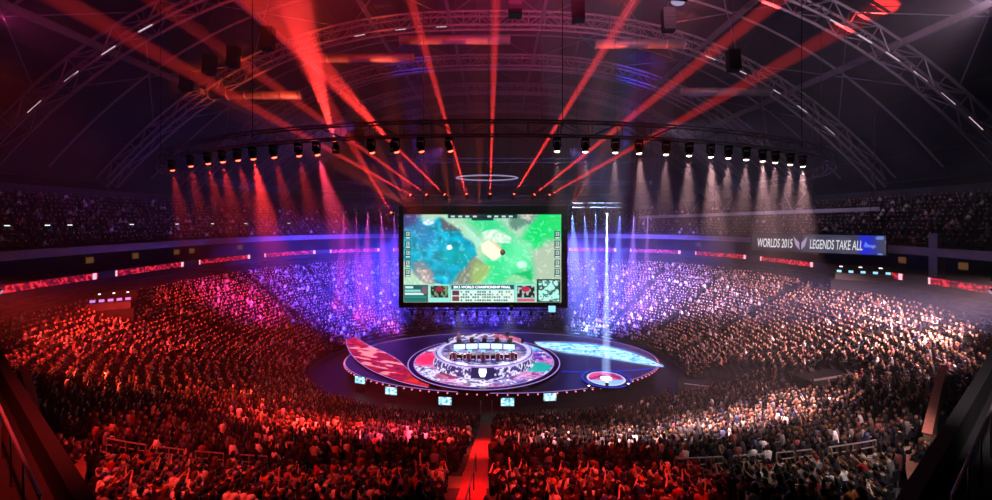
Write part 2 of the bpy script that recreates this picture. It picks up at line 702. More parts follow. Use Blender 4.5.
# ------------------------------------------------------------------ detailed people
def fused(name, mb, voxel):
    """one continuous skin over overlapping pieces"""
    me = bpy.data.meshes.new(name)
    me.from_pydata(mb.v, [], mb.f)
    o = bpy.data.objects.new(name, me)
    COL.objects.link(o)
    md = o.modifiers.new('r', 'REMESH')
    md.mode = 'VOXEL'
    md.voxel_size = voxel
    md.use_smooth_shade = True
    sm = o.modifiers.new('s', 'SMOOTH')
    sm.factor = .5
    sm.iterations = 2
    dg = bpy.context.evaluated_depsgraph_get()
    r = bpy.data.meshes.new_from_object(o.evaluated_get(dg))
    bpy.data.objects.remove(o)
    bpy.data.meshes.remove(me)
    r.name = name
    return r


def cap(mb, a, b, ra, rb, n=10):
    mb.tube(a, b, ra, rb, n=n)
    mb.sphere(a, ra, n, 6)
    mb.sphere(b, rb, n, 6)


def hand(mb, wrist, dirv, side, palm_n):
    """palm, four unequal bent fingers and a thumb"""
    w = Vector(wrist)
    d = Vector(dirv).normalized()
    nrm = Vector(palm_n).normalized()
    a = d.cross(nrm).normalized()
    for k in (-1.2, -.4, .4, 1.2):
        cap(mb, w + a * k * .017, w + d * .085 + a * k * .021, .014, .013, 6)
    for k, L in ((-1.2, .062), (-.4, .078), (.4, .074), (1.2, .058)):
        b0 = w + d * .085 + a * k * .023
        b1 = b0 + (d * .85 + nrm * .4).normalized() * L * .55
        cap(mb, b0, b1, .0095, .009, 6)
        cap(mb, b1, b1 + (d * .4 + nrm * .9).normalized() * L * .5, .009, .008, 6)
    t0 = w + d * .025 - a * side * .03
    t1 = t0 + (d * .5 - a * side * .8).normalized() * .045
    cap(mb, t0, t1, .013, .011, 6)
    cap(mb, t1, t1 + (d * .9 - a * side * .2 + nrm * .3).normalized() * .035, .011, .009, 6)


def head_on(mb, c, tilt=0.0):
    c = Vector(c)
    mb.sphere(c, (.076, .095, .105), 14, 10)
    mb.sphere(c + Vector((0, .022, -.06)), (.056, .07, .058), 12, 8)          # jaw
    cap(mb, c + Vector((0, .092, .012)), c + Vector((0, .112, -.022)), .011, .016, 6)   # nose
    for s_ in (-1, 1):
        mb.sphere(c + Vector((s_ * .078, -.004, -.012)), (.013, .022, .033), 8, 6)      # ears
        mb.sphere(c + Vector((s_ * .03, .086, .022)), (.020, .014, .010), 8, 6)         # brow over the eye
    mb.sphere(c + Vector((0, .086, -.055)), (.025, .014, .008), 8, 6)                    # lips


def make_person_meshes(key, hands, lean=0.0, standing=False, sleeve='short', hair='short', head_yaw=0.0):
    """body / top / hair meshes of a figure facing +Y, feet at z = 0"""
    B, Tt, H = MB(), MB(), MB()
    if standing:
        hipz, sy = .92, 0.0
        sh = Vector((0, 0, 1.42))
        for s_ in (-1, 1):
            cap(B, (s_ * .10, 0, .90), (s_ * .11, .02, .50), .088, .062)
            cap(B, (s_ * .11, .02, .50), (s_ * .12, -.02, .09), .06, .042)
            cap(B, (s_ * .12, -.03, .045), (s_ * .13, .15, .035), .045, .038)
        pel = Vector((0, 0, .92))
    else:
        pel = Vector((0, 0, .53))
        sh = Vector((0, -.03 + lean, .99 - abs(lean) * .25))
        for s_ in (-1, 1):
            cap(B, (s_ * .10, 0, .53), (s_ * .14, .44, .53), .088, .066)
            cap(B, (s_ * .14, .44, .52), (s_ * .13, .40, .10), .062, .042)
            cap(B, (s_ * .13, .38, .05), (s_ * .14, .56, .035), .045, .036)
    mid = (pel + sh) / 2 + Vector((0, -.03, 0))
    for s_ in (-1, 1):
        cap(B, pel + Vector((s_ * .075, 0, 0)), mid + Vector((s_ * .075, 0, 0)), .105, .095)
        cap(B, mid + Vector((s_ * .075, 0, 0)), sh + Vector((s_ * .11, 0, -.06)), .095, .088)
        cap(B, sh + Vector((s_ * .03, 0, 0)), sh + Vector((s_ * .165, 0, -.03)), .06, .062)
        cap(Tt, pel + Vector((s_ * .075, 0, -.02)), mid + Vector((s_ * .075, 0, 0)), .122, .112)
        cap(Tt, mid + Vector((s_ * .075, 0, 0)), sh + Vector((s_ * .11, 0, -.06)), .112, .104)
        cap(Tt, sh + Vector((s_ * .04, 0, -.012)), sh + Vector((s_ * .165, 0, -.03)), .068, .076)
    nk = sh + Vector((0, .01, .03))
    hd = sh + Vector((0, .035 + lean * .25, .205))
    cap(B, nk, hd + Vector((0, -.01, -.07)), .055, .05)
    head_on(B, hd)
    for s_ in (-1, 1):
        S = sh + Vector((s_ * .18, 0, -.035))
        el, wr, dv, pn = hands(s_, sh)
        cap(B, S, el, .054, .041)
        cap(B, el, wr, .041, .028)
        hand(B, wr, dv, s_, pn)
        if sleeve == 'short':
            cap(Tt, S, S.lerp(el, .62), .070, .062)
        else:
            cap(Tt, S, el, .070, .056)
            cap(Tt, el, el.lerp(wr, .9), .056, .042)
    if hair == 'short':
        H.sphere(hd + Vector((0, -.014, .020)), (.084, .100, .104), 14, 10)
    elif hair == 'long':
        H.sphere(hd + Vector((0, -.014, .018)), (.090, .104, .108), 14, 10)
        cap(H, hd + Vector((-.03, -.06, -.02)), hd + Vector((-.045, -.085, -.20)), .06, .05)
        cap(H, hd + Vector((.03, -.06, -.02)), hd + Vector((.045, -.085, -.20)), .06, .05)
    elif hair == 'cap':
        H.sphere(hd + Vector((0, -.008, .030)), (.088, .106, .095), 14, 10)
        H.add([(hd.x + x, hd.y + y, hd.z + z) for x, y, z in ((-.06, .06, .05), (.06, .06, .05), (.05, .18, .03), (-.05, .18, .03), (-.06, .06, .035), (.06, .06, .035), (.05, .18, .015), (-.05, .18, .015))],
              [(0, 1, 2, 3), (7, 6, 5, 4), (0, 4, 5, 1), (1, 5, 6, 2), (2, 6, 7, 3), (3, 7, 4, 0)])
    b = fused(key + '_body', B, .013)
    t = fused(key + '_top', Tt, .022)
    h = fused(key + '_hair', H, .016)
    # regions of the body mesh: skin, trousers, shoes
    b.materials.clear()
    for mm in (M['skin0'], M['trousers'], M['shoe']):
        b.materials.append(mm)
    co = np.empty(len(b.polygons) * 3, np.float32)
    b.polygons.foreach_get('center', co)
    co = co.reshape(-1, 3)
    z0 = .98 if standing else .62
    arm = (np.abs(co[:, 0]) > .0) & (co[:, 2] > .60) if not standing else np.zeros(len(co), bool)
    leg = (co[:, 2] < z0)
    if standing:
        leg &= np.abs(co[:, 0]) < .215
    idx = np.where(leg, np.where(co[:, 2] < .10, 2, 1), 0)
    if not standing:                        # hands lying on the lap stay skin
        for s_ in (-1, 1):
            el, wr, dv, pn = hands(s_, sh)
            tip = Vector(wr) + Vector(dv).normalized() * .09
            near = np.minimum(np.linalg.norm(co - np.array(wr), axis=1), np.linalg.norm(co - np.array(tip), axis=1)) < .085
            idx = np.where(near & (co[:, 2] > Vector(wr).z - .055) & (co[:, 2] > .585), 0, idx)
    b.polygons.foreach_set('material_index', idx.astype(np.int32))
    t.materials.clear()
    t.materials.append(M['shirt0'])
    h.materials.clear()
    h.materials.append(M['hair0'])
    return b, t, h


for i, c in enumerate(SKIN):
    M['skin%d' % i] = mat('skin_%d' % i, tuple(c), .55, noise=.06, scale=30)
SHIRTS = [('black', (18, 18, 22)), ('dark grey', (40, 40, 46)), ('navy', (22, 26, 48)), ('maroon', (66, 22, 28)), ('grey', (120, 118, 118)),
          ('white', (232, 230, 226)), ('red', (165, 35, 40)), ('blue', (40, 62, 125)), ('tan', (180, 165, 140)), ('orange', (205, 115, 55))]
for i, (n_, c) in enumerate(SHIRTS):
    M['shirt%d' % i] = mat('shirt_cloth_%d' % i, lin255(*c), .8, noise=.15, scale=12)
for i, c in enumerate(HAIR):
    M['hair%d' % i] = mat('hair_%d' % i, tuple(c), .45, noise=.3, scale=60)
M['trousers'] = mat('denim', lin255(26, 30, 44), .85, noise=.2, scale=20)
M['shoe'] = mat('shoe_leather', lin255(20, 18, 18), .5, noise=.2, scale=20)
V3 = Vector


def h_lap(s_, sh):
    return sh + V3((s_ * .23, .08, -.29)), sh + V3((s_ * .13, .31, -.355)), V3((-s_ * .35, .9, -.1)), V3((0, 0, -1))


def h_clasp(s_, sh):
    return sh + V3((s_ * .24, .12, -.27)), sh + V3((s_ * .075, .30, -.20)), V3((-s_ * .4, .8, .3)), V3((-s_, 0, -.2))


def h_raise_r(s_, sh):
    if s_ < 0:
        return h_lap(s_, sh)
    return sh + V3((.26, .12, .12)), sh + V3((.22, .12, .40)), V3((0, .1, 1)), V3((0, 1, 0))


def h_cheer(s_, sh):
    return sh + V3((s_ * .27, .1, .14)), sh + V3((s_ * .20, .12, .41)), V3((-s_ * .1, .1, 1)), V3((0, 1, 0))


def h_phone(s_, sh):
    return sh + V3((s_ * .22, .2, -.2)), sh + V3((s_ * .07, .38, .02)), V3((-s_ * .2, .5, .8)), V3((-s_, 0, 0))


def h_desk(s_, sh):
    return sh + V3((s_ * .23, .12, -.26)), sh + V3((s_ * .15, .38, -.235)), V3((-s_ * .15, 1, 0)), V3((0, 0, -1))


def h_side(s_, sh):
    return sh + V3((s_ * .24, -.03, -.29)), sh + V3((s_ * .25, .05, -.54)), V3((0, .1, -1)), V3((-s_, 0, 0))


PROTO = {k: make_person_meshes(k, *a) for k, a in {
    'a': (h_lap, 0.0, False, 'short', 'short'),
    'b': (h_clasp, .06, False, 'long', 'short'),
    'c': (h_raise_r, .02, False, 'short', 'long'),
    'd': (h_cheer, .0, False, 'long', 'short'),
    'e': (h_phone, .05, False, 'short', 'cap'),
    'f': (h_clasp, .14, False, 'long', 'long'),
    'g': (h_desk, .05, False, 'long', 'short'),
    's': (h_side, 0.0, True, 'long', 'short'),
}.items()}
POSE = {'a': 'hands on lap', 'b': 'hands clasped', 'c': 'long haired, one arm raised', 'd': 'both arms raised', 'e': 'in a cap, hands up at the chin',
        'f': 'long haired, leaning forward'}


def person(key, loc, rz, label, cat='person', group=None, shirt=0, skin=0, hair=0, scale=1.0, top='top'):
    b, t, h = PROTO[key]
    o = bpy.data.objects.new('person', b)
    COL.objects.link(o)
    o.location = loc
    o.rotation_euler = (0, 0, rz)
    o.scale = (scale,) * 3
    tag(o, label, cat, group)
    o.material_slots[0].link = 'OBJECT'
    o.material_slots[0].material = M['skin%d' % skin]
    for nm, me, mm in ((top, t, M['shirt%d' % shirt]), ('cap' if key == 'e' else 'hair', h, M[('shirt%d' % ((shirt + 2) % 10)) if key == 'e' else 'hair%d' % hair])):
        c = bpy.data.objects.new(nm, me)
        COL.objects.link(c)
        c.parent = o
        c.material_slots[0].link = 'OBJECT'
        c.material_slots[0].material = mm
    return o


near_rows = sorted({int(seats[i][3]) for i in near_idx}, reverse=True)   # top row first = nearest the eye
ordn = ['nearest the bottom edge of the photo', 'second from the bottom edge', 'third from the bottom edge', 'fourth from the bottom edge',
        'fifth from the bottom edge', 'sixth from the bottom edge', 'seventh from the bottom edge', 'eighth from the bottom edge', 'ninth from the bottom edge',
        'tenth from the bottom edge', 'eleventh from the bottom edge', 'twelfth from the bottom edge', 'thirteenth from the bottom edge', 'fourteenth from the bottom edge']
for i in near_idx:
    x, y, z, k = seats[i]
    key = random.choices('abcdef', (34, 22, 3, 3, 16, 22))[0]
    sh_ = random.choices(range(10), (20, 16, 12, 10, 12, 10, 7, 6, 5, 2))[0]
    side = 'left' if x < AISLE_X else 'right'
    r_ = near_rows.index(int(k))
    lab = f'spectator in {SHIRTS[sh_][0]} top, {POSE[key]}, {side} of the red aisle, row {ordn[r_]}'
    lab = ' '.join(lab.split()[:16]) if len(lab.split()) > 16 else lab
    person(key, (x, y, z), yaw[i] + random.gauss(0, .15), lab, 'person', f'spectators {side} of the red aisle stairs', sh_,
           random.randrange(4), random.randrange(5), random.uniform(.95, 1.04))

# ------------------------------------------------------------------ stairs, rails, walls near the eye
stair = thing('aisle_stairs', 'straight stairway lit bright red running down between the near seats', 'stairs', (AISLE_X, 0, 0))
m1, m2 = MB(), MB()
for k, (t0, t1, z) in enumerate(ROWS):
    y0, y1 = bowl_xy(t0, -PI / 2)[1], bowl_xy(t1, -PI / 2)[1]
    zn = ROWS[k + 1][2] if k + 1 < len(ROWS) else z + .2
    yc, w_ = (y0 + y1) / 2, y0 - y1
    m1.box((0, yc, z + .02 - .25), (AISLE_W, w_, .54))
    m1.box((0, y1 + w_ * .22, z + .02 + (zn - z) / 4), (AISLE_W, w_ * .45, (zn - z) / 2 + .04))
m1.box((0, (bowl_xy(T_W0, -PI / 2)[1] + bowl_xy(T_W1, -PI / 2)[1]) / 2, Z_W - .1), (AISLE_W, 1.6, .26))
m1.build('steps', M['stair'], stair)
hp = [(0.02, bowl_xy(t, -PI / 2)[1], bowl_z(t) + .95) for t in (.98, .9, .8, .72, .66)]
m2.path(hp, .022, 6)
for p in hp:
    m2.tube(p, (p[0], p[1], p[2] - .93), .02)
m2.build('handrail', M['black'], stair)
for k, x in enumerate((-.55, .55)):
    p = at(474 + 14 * k, 437, 21.2)
    q = MB().tube((AISLE_X + x, 40.3, 0), (AISLE_X + x, 40.3, 2.6), .05).box((AISLE_X + x, 40.3, .05), (.5, .5, .1)).build('post', M['alu'])
    tag(q, f'thin pale post at floor level, {"left" if k == 0 else "right"} of the pair beyond the red stairs', 'post')


def walkway_point(x, t):
    """near point of the bowl curve at a given x"""
    lo, hi = -PI + .02, -PI / 2
    if x > 0:
        lo, hi = -.02, -PI / 2
    for _ in range(50):
        m = (lo + hi) / 2
        if abs(bowl_xy(t, m)[0]) > abs(x):
            lo = m
        else:
            hi = m
    return bowl_xy(t, (lo + hi) / 2)


def railing(xa, xb, label, group):
    pts = [walkway_point(xa + (xb - xa) * i / 4, T_W0 + .002) for i in range(5)]
    r = thing('railing', label, 'railing', (pts[0][0], pts[0][1], Z_W), 0, group)
    L = [(p[0] - pts[0][0], p[1] - pts[0][1]) for p in pts]
    MB().path([(x, y, 0.72) for x, y in L], .03, 6).build('top_rail', M['rail'], r)
    MB().path([(x, y, .42) for x, y in L], .022, 6).build('middle_rail', M['rail'], r)
    for i in (0, 2, 4):
        MB().tube((*L[i], 0), (*L[i], .72), .028, n=6).build('post', M['rail'], r)
    return r


LR = [(-18.8, -16.4, 'outermost'), (-15.9, -14.3, 'second from the left'), (-13.7, -12.3, 'third from the left'), (-11.9, -10.2, 'innermost')]
RR = [(7.9, 10.1, 'innermost'), (10.6, 12.1, 'second from the centre'), (12.7, 14.5, 'third from the centre'), (15.4, 18.2, 'outermost')]
for a, b, w_ in LR:
    railing(a, b, f'{w_} steel railing along the walkway in the left half of the arena', 'walkway railings on the left')
for a, b, w_ in RR:
    railing(a, b, f'{w_} steel railing along the walkway in the right half of the arena', 'walkway railings on the right')

for s_, nm in ((-1, 'left'), (1, 'right')):
    # outer parapet beside the side block
    p = thing('parapet_wall', f'low sloping parapet wall with painted cap beside the {nm} block', 'wall')
    e_ = 0 if s_ > 0 else 1.2
    pts = [(s_ * (20.5 + e_), 19.8), (s_ * (24.2 + e_ * 1.1), 22.9), (s_ * (28 + e_ * 1.3), 26)]
    zt = [9.8, 10.35, 10.9]
    MB().wallpath(pts, [z - 1.6 for z in zt], zt, .22).build('wall_panel', M['beige'], p)
    MB().wallpath(pts, zt, [z + .10 for z in zt], .34).build('cap', M['parapet'], p)
    # landing wall
    q = thing('landing_wall', f'short pale wall with painted cap at the {nm} end of the walkway', 'wall')
    pts = [(s_ * 19.4, 19.0), (s_ * 22.6, 18.2)]
    MB().wallpath(pts, Z_W - .6, Z_W + 1.0, .2).build('wall_panel', M['beige'], q)
    MB().wallpath(pts, Z_W + 1.0, Z_W + 1.1, .34).build('cap', M['parapet'], q)
    struct(MB().prism([(s_ * 17.2, 19.3), (s_ * 19.6, 19.3), (s_ * 23.5, 17.0), (s_ * 20.5, 15.8), (s_ * 18.0, 17.6)][::s_], Z_W - .4, Z_W + .02).build('landing', M['landing']),
           f'concrete landing at the {nm} end of the walkway')
    # wall closing the near block
    w = thing('block_end_wall', f'sloping low wall with painted cap closing the near block on the {nm}', 'wall')
    pts = [(s_ * 12.2, 12.0), (s_ * 13.9, 13.7), (s_ * 16.0, 16.0), (s_ * 18.0, 18.0)]
    zt = [11.35, 10.9, 10.3, 9.75]
    MB().wallpath(pts, [z - 2.2 for z in zt], zt, .2).build('wall_panel', M['beige'], w)
    MB().wallpath(pts, zt, [z + .1 for z in zt], .36).build('cap', M['parapet'], w)
    pts2 = [(s_ * 18.0, 18.0), (s_ * 20.6, 16.9)]
    MB().wallpath(pts2, 8.2, 9.75, .2).build('wall_panel', M['beige'], w)
    MB().wallpath(pts2, 9.75, 9.85, .36).build('cap', M['parapet'], w)
    # dark balcony edge close to the eye
    b = thing('balcony_edge', f'black balcony edge with handrail in the near {nm} corner', 'balcony')
    pl = [(s_ * 7.4, 7.6), (s_ * 16.6, 14.2), (s_ * 30, 24), (s_ * 36, 20), (s_ * 24, 10), (s_ * 9.5, 4.5)]
    MB().prism(pl[::s_], 11.5, 14.0).build('slab', M['black'], b)
    MB().wallpath(pl[:3], 14.0, 14.75, .25).build('upstand', M['black'], b)
    rp = [Vector((x + s_ * .5, y - .4, 15.25)) for x, y in pl[:3]]
    hr = MB().path(rp, .03, 6)
    for i in range(13):
        u = i / 12 * 2
        a_, f_ = int(min(u, 1.999)), u - int(min(u, 1.999))
        c_ = rp[a_].lerp(rp[a_ + 1], f_)
        hr.tube(c_, (c_.x, c_.y, 14.0), .02)
    hr.build('handrail', M['steel'], b)
    # stringer stairs inside the well
    st = thing('well_stairs', f'dark steel stair with grey stringers in the {nm} stair well', 'stairs')
    a0, a1 = Vector((s_ * 17.5, 15.5, 9.0)), Vector((s_ * 26, 19.5, 12.2))
    sd = (a1 - a0).normalized()
    nn = Vector((-sd.y, sd.x, 0)).normalized()
    for k in (-1, 1):
        MB().tube(a0 + nn * .7 * k + Vector((0, 0, .9)), a1 + nn * .7 * k + Vector((0, 0, .9)), .03).build('handrail', M['steel'], st)
    g = MB()
    for i in range(14):
        c_ = a0.lerp(a1, i / 13)
        g.box(c_, (.6, 1.4, .06), math.atan2(sd.y, sd.x))
    g.build('treads', M['dsteel'], st)

# ------------------------------------------------------------------ stage
SX, SY, SZ = -1.55, 54.6, 1.5              # centre of the round stage, deck height
st = thing('stage', 'large dark curved stage platform with a skirt of small edge lights', 'stage', (.7, 57, 0))
MB().lathe([(0, SZ - .04), (1, SZ - .04), (1, SZ - .34), (.985, SZ - .34), (.985, 0)], 72, sx=20.9, sy=12.2).build('deck', M['stage'], st)
MB().lathe([(1.002, SZ - .06), (1.004, SZ - .03), (1.0, SZ - .02)], 96, sx=20.9, sy=12.2).build('edge_line', M['led_edge'], st)
dots = MB()
for i in range(60):
    th = PI + PI * (i + .5) / 60
    dots.box((21.05 * math.cos(th), 12.3 * math.sin(th), SZ - .2), (.16, .12, .12), th)
o = dots.build('edge_lights', M['led_pink'], st)


def disc_pixels(cx, cy, z, r0, r1, nr, na, fn, name, parent, sy=1.0):
    r = np.linspace(r0, r1, nr)[:, None]
    a = np.linspace(0, 2 * PI, na)[None, :]
    x, y = r * np.cos(a), r * np.sin(a) * sy
    P = np.stack([cx + x, cy + y, np.full_like(x, z)], -1)
    return pixel_mesh(name, P, fn(x, y), M['ledfloor'], parent)


def blob(x, y, cx, cy, rx, ry, p=2.0):
    return np.clip(1 - (((x - cx) / rx) ** 2 + ((y - cy) / ry) ** 2) ** (p / 2), 0, 1)[..., None]


def mix(C, k, c):
    return C * (1 - np.clip(k, 0, 1)) + np.array(c) * np.clip(k, 0, 1)


def ring_art(x, y):
    n1 = noise2(x * 2.0 + 20, y * 3.4 + 31, 3)
    n2 = noise2(x * 4.6 + 60, y * 6.5 + 70, 4)
    n3 = noise2(x * .5 + 3, y * .6 + 1, 5)
    C = np.ones(x.shape + (3,)) * np.array([.86, .84, .95])
    C = mix(C, ((n2 > .64) * .75)[..., None], (.22, .12, .38))
    C = mix(C, ((n1 > .66) * .9)[..., None], (.12, .08, .30))
    C = mix(C, ((n3 > .62) * .55)[..., None], (.75, .25, .60))
    C = mix(C, blob(x, y, -7.6, .5, 2.2, 3.4) * 1.6 * (.5 + .5 * n1[..., None]), (.95, .15, .35))
    C = mix(C, blob(x, y, 6.6, -2.6, 2.4, 2.0) * 1.8, (.05, .65, .62))
    C = mix(C, blob(x, y, -4.2, -5.6, 1.6, 1.2) * 1.8, (.55, .06, .30))
    C = mix(C, blob(x, y, 7.3, 2.0, 2.0, 3.0) * 1.2 * (n1[..., None] > .4), (.25, .15, .7))
    C = mix(C, blob(x, y, 3.2, -7.2, 2.4, 1.6) * 1.6 * (n2[..., None] > .4), (.16, .14, .55))
    C = mix(C, blob(x, y, 5.8, 5.2, 3, 2.2) * 1.4 * (n2[..., None] > .35), (.35, .85, .95))
    return lin_np(C)


rs = thing('round_stage', 'round raised stage with glowing picture floor and dark ring rim', 'stage', (SX, SY, SZ))
MB().lathe([(0, .24), (9.0, .24), (9.02, .30), (9.75, .30), (9.85, .22), (9.85, -.05)], 96).build('rim', M['gloss'], rs)
MB().lathe([(9.72, .31), (9.80, .325), (9.86, .30)], 120).build('outer_light_line', M['led_edge'], rs)
MB().lathe([(8.98, .305), (9.06, .32), (9.10, .305)], 120).build('inner_light_line', M['led_edge'], rs)
disc_pixels(0, 0, .27, 5.6, 8.98, 70, 520, ring_art, 'picture_floor', rs)

def podium_glow(x, y):
    n1 = noise2(x * 1.6 + 40, y * 2.4 + 31, 13)
    n2 = noise2(x * 3.6 + 60, y * 5.0 + 70, 14)
    r = np.hypot(x, y)
    C = np.ones(x.shape + (3,)) * np.array([.30, .26, .50])
    C = mix(C, (n1 > .55)[..., None] * .8, (.62, .58, .82))
    C = mix(C, (n2 > .68)[..., None] * .8, (.10, .08, .25))
    C = mix(C, (r > 5.6)[..., None] * .9, (.80, .78, .95))
    C = mix(C, ((np.abs(y + 2.2) < 1.2) & (np.abs(x) < 4.6))[..., None] * .8, (.45, .06, .14))
    return lin_np(C)


# podium with LED face
pod = thing('podium', 'raised round players podium with patterned light wall and white emblem', 'podium', (SX, SY + .1, SZ + .2))
MB().lathe([(0, 1.3), (6.2, 1.3), (6.3, 1.22), (6.3, 0), (0, 0)], 80).build('platform', M['stage'], pod)
disc_pixels(0, 0, 1.305, 0.0, 6.15, 40, 300, podium_glow, 'picture_floor', pod)  # glowing floor added to brighten the podium top
na, nz = 420, 14
a = np.linspace(-PI + .15, -.15, na)[None, :]
zz = np.linspace(.04, 1.24, nz)[:, None]
rr = 6.36 + .25 * (1.3 - zz)
P = np.stack([rr * np.cos(a) + 0 * zz, rr * np.sin(a) + 0 * zz, zz + 0 * a], -1)
n1 = noise2(a * 26 + 30 + 0 * zz, zz * 4.5 + 3 + 0 * a, 11)
n2 = noise2(a * 44 + 60 + 0 * zz, zz * 7 + 3 + 0 * a, 12)
C = np.ones(n1.shape + (3,)) * np.array([.25, .20, .48])
C = mix(C, (n1 > .52)[..., None] * .9, (.92, .9, 1.0))
C = mix(C, (n2 > .66)[..., None] * .9, (.10, .08, .25))
C = mix(C, ((zz > 1.08) | (zz < .12))[..., None] * np.ones(n1.shape + (1,)), (.75, .7, .95))
dk = np.abs(a + PI / 2 + 0 * zz) < .21
C = mix(C, dk[..., None] * 1.0, (.10, .11, .30))
pixel_mesh('light_wall', P, lin_np(C), M['ledfloor'], pod)
em = MB()                                   # the white emblem: a shield with a hollow
em.v = []
pl = [(-.42, .52), (.42, .52), (.45, .1), (.30, -.32), (.0, -.55), (-.30, -.32), (-.45, .1)]
em.add([(x, -6.62, .68 + z) for x, z in pl] + [(x, -6.55, .68 + z) for x, z in pl],
       [tuple(range(7))] + [(i, i + 7, (i + 1) % 7 + 7, (i + 1) % 7) for i in range(7)])
em.build('emblem', M['led_white'], pod)
MB().lathe([(6.30, 1.30), (6.42, 1.33), (6.46, 1.28)], 120).build('edge_line', M['led_edge'], pod)

# desks, monitors, chairs, players : two arcs of five
PZ = SZ + 1.5


def make_desk(name, label, group, front):
    dsk = thing(name, label, 'desk', (0, 0, 0), 0, group)
    MB().box((0, 0, .74), (1.5, .75, .05)).build('desktop', M['black'], dsk)
    MB().box((0, .36, .42), (1.46, .04, .66)).build('front_panel', front, dsk)
    for s_ in (-1, 1):
        MB().box((s_ * .70, 0, .36), (.05, .66, .72)).build('leg', M['black'], dsk)
    return dsk


def make_monitor(label, group):
    m = thing('monitor', label, 'monitor', (0, 0, 0), 0, group)
    MB().box((0, 0, .01), (.26, .2, .02)).box((0, .03, .14), (.06, .03, .26)).build('stand', M['black'], m)
    hs = MB().box((0, 0, .34), (.60, .04, .36)).build('housing', M['black'], m)
    MB().box((0, -.024, .34), (.56, .006, .32)).build('screen', M['led_cyan'], hs)
    return m


def make_chair(label, group):
    c = thing('gaming_chair', label, 'chair', (0, 0, 0), 0, group)
    MB().box((0, .03, .45), (.52, .52, .10)).build('seat', M['redfab'], c)
    b = MB().add([(-.26, -.22, .5), (.26, -.22, .5), (.24, -.34, 1.15), (-.24, -.34, 1.15), (-.26, -.30, .5), (.26, -.30, .5), (.24, -.42, 1.15), (-.24, -.42, 1.15)],
                 [(0, 1, 2, 3), (7, 6, 5, 4), (0, 4, 5, 1), (1, 5, 6, 2), (2, 6, 7, 3), (3, 7, 4, 0)])
    b.build('backrest', M['redfab'], c)
    e = MB()
    for s_ in (-1, 1):
        e.tube((s_ * .25, -.32, .52), (s_ * .23, -.43, 1.16), .065, n=6)
    e.tube((-.23, -.43, 1.16), (.23, -.43, 1.16), .065, n=6)
    e.build('back_trim', M['white'], c)
    g = MB().tube((0, 0, .10), (0, 0, .42), .04, n=8)
    for i in range(5):
        t = 2 * PI * i / 5
        g.tube((0, 0, .10), (.32 * math.cos(t), .32 * math.sin(t), .06), .03)
    g.build('base', M['black'], c)
    return c


names5 = ['leftmost', 'second from the left', 'middle', 'second from the right', 'rightmost']
desk0 = chair0 = mon0 = None
for team, (yc, r, sgn, wh) in enumerate(((56.2, 13.0, -1, 'far'), (50.0, 13.0, 1, 'near'))):
    for k in range(5):
        x = SX + (k - 2) * 1.72
        off = (k - 2) * .085
        if team == 0:                       # far arc, players face the near arc and the eye
            y = yc - (k - 2) ** 2 * .10
            rz = PI - off
            front = M['led_desk']
        else:
            y = yc + (k - 2) ** 2 * .10
            rz = -off * -1
            front = M['redfab']
        dirv = Vector((-math.sin(rz), math.cos(rz), 0))
        base = Vector((x, y, PZ))
        dp = base + dirv * .62
        dl = f'{names5[k]} {"glowing-fronted" if team == 0 else "red-fronted"} player desk in the {wh} row on the podium'
        dk_ = make_desk('player_desk', dl, f'desks in the {wh} row', front)
        dk_.location = dp
        dk_.rotation_euler.z = rz
        mn = make_monitor(f'monitor on the {names5[k]} desk of the {wh} row', f'monitors of the {wh} row')
        mn.location = dp + dirv * .16 + Vector((0, 0, .765))
        mn.rotation_euler.z = rz
        ch = make_chair(f'{names5[k]} red gaming chair with white trim in the {wh} row', f'chairs of the {wh} row')
        ch.location = base
        ch.rotation_euler.z = rz
        person('g', base + Vector((0, 0, -.02)), rz, f'{names5[k]} player in {"white" if team == 0 else "red"} jersey at the {wh} row of desks', 'person', f'players of the {wh} row',
               5 if team == 0 else 6, k % 3, k % 5, 1.0, 'jersey')
person('s', (SX - 3.7, 58.6, PZ - .2), PI - .3, 'standing person in white top behind the far desks, left', 'person', None, 5, 0, 1)
person('s', (SX + 3.2, 59.2, PZ - .2), PI + .2, 'standing person in dark suit behind the far desks, right', 'person', None, 0, 1, 0)
# lit backdrop behind the far row
bd = thing('backdrop_wall', 'low curved backdrop of white and red light panels behind the far desks', 'backdrop', (SX, SY + .1, PZ))
a = np.linspace(.55, PI - .55, 160)[None, :]
zz = np.linspace(.0, .62, 8)[:, None]
P = np.stack([5.9 * np.cos(a) + 0 * zz, 5.9 * np.sin(a) + 0 * zz, zz + 0 * a], -1)
n1 = noise2(a * 20 + 30 + 0 * zz, zz * 6 + 3 + 0 * a, 21)
C = np.ones(n1.shape + (3,)) * np.array([.35, .28, .5])
C = mix(C, (n1 > .55)[..., None] * .9, (.85, .82, .95))
C = mix(C, ((a < 1.35) & (n1 > .3))[..., None] * .8, (.85, .35, .45))
pixel_mesh('light_panel', P, lin_np(C), M['ledfloor'], bd)
MB().lathe([(5.93, -.0), (5.93, .66), (6.1, .66), (6.1, 0)], 60, a0=.5, a1=PI - .5).build('frame', M['black'], bd)


# wings: crescents of LED floor either side of the round stage
def bez(p, n):
    """Catmull-Rom through plan points"""
    p = [p[0]] + list(p) + [p[-1]]
    out = []
    seg = len(p) - 3
    for i in range(n):
        u = i / (n - 1) * seg
        k = min(int(u), seg - 1)
        f = u - k
        a_, b_, c_, d_ = [np.array(q, float) for q in p[k:k + 4]]
        out.append(.5 * ((2 * b_) + (-a_ + c_) * f + (2 * a_ - 5 * b_ + 4 * c_ - d_) * f * f + (-a_ + 3 * b_ - 3 * c_ + d_) * f ** 3))
    return np.array(out)


def deck_pt(px, py, z):
    d_ = F * (CZ - z) / (py - PY)
    return ((px - PX) / F * d_, d_)


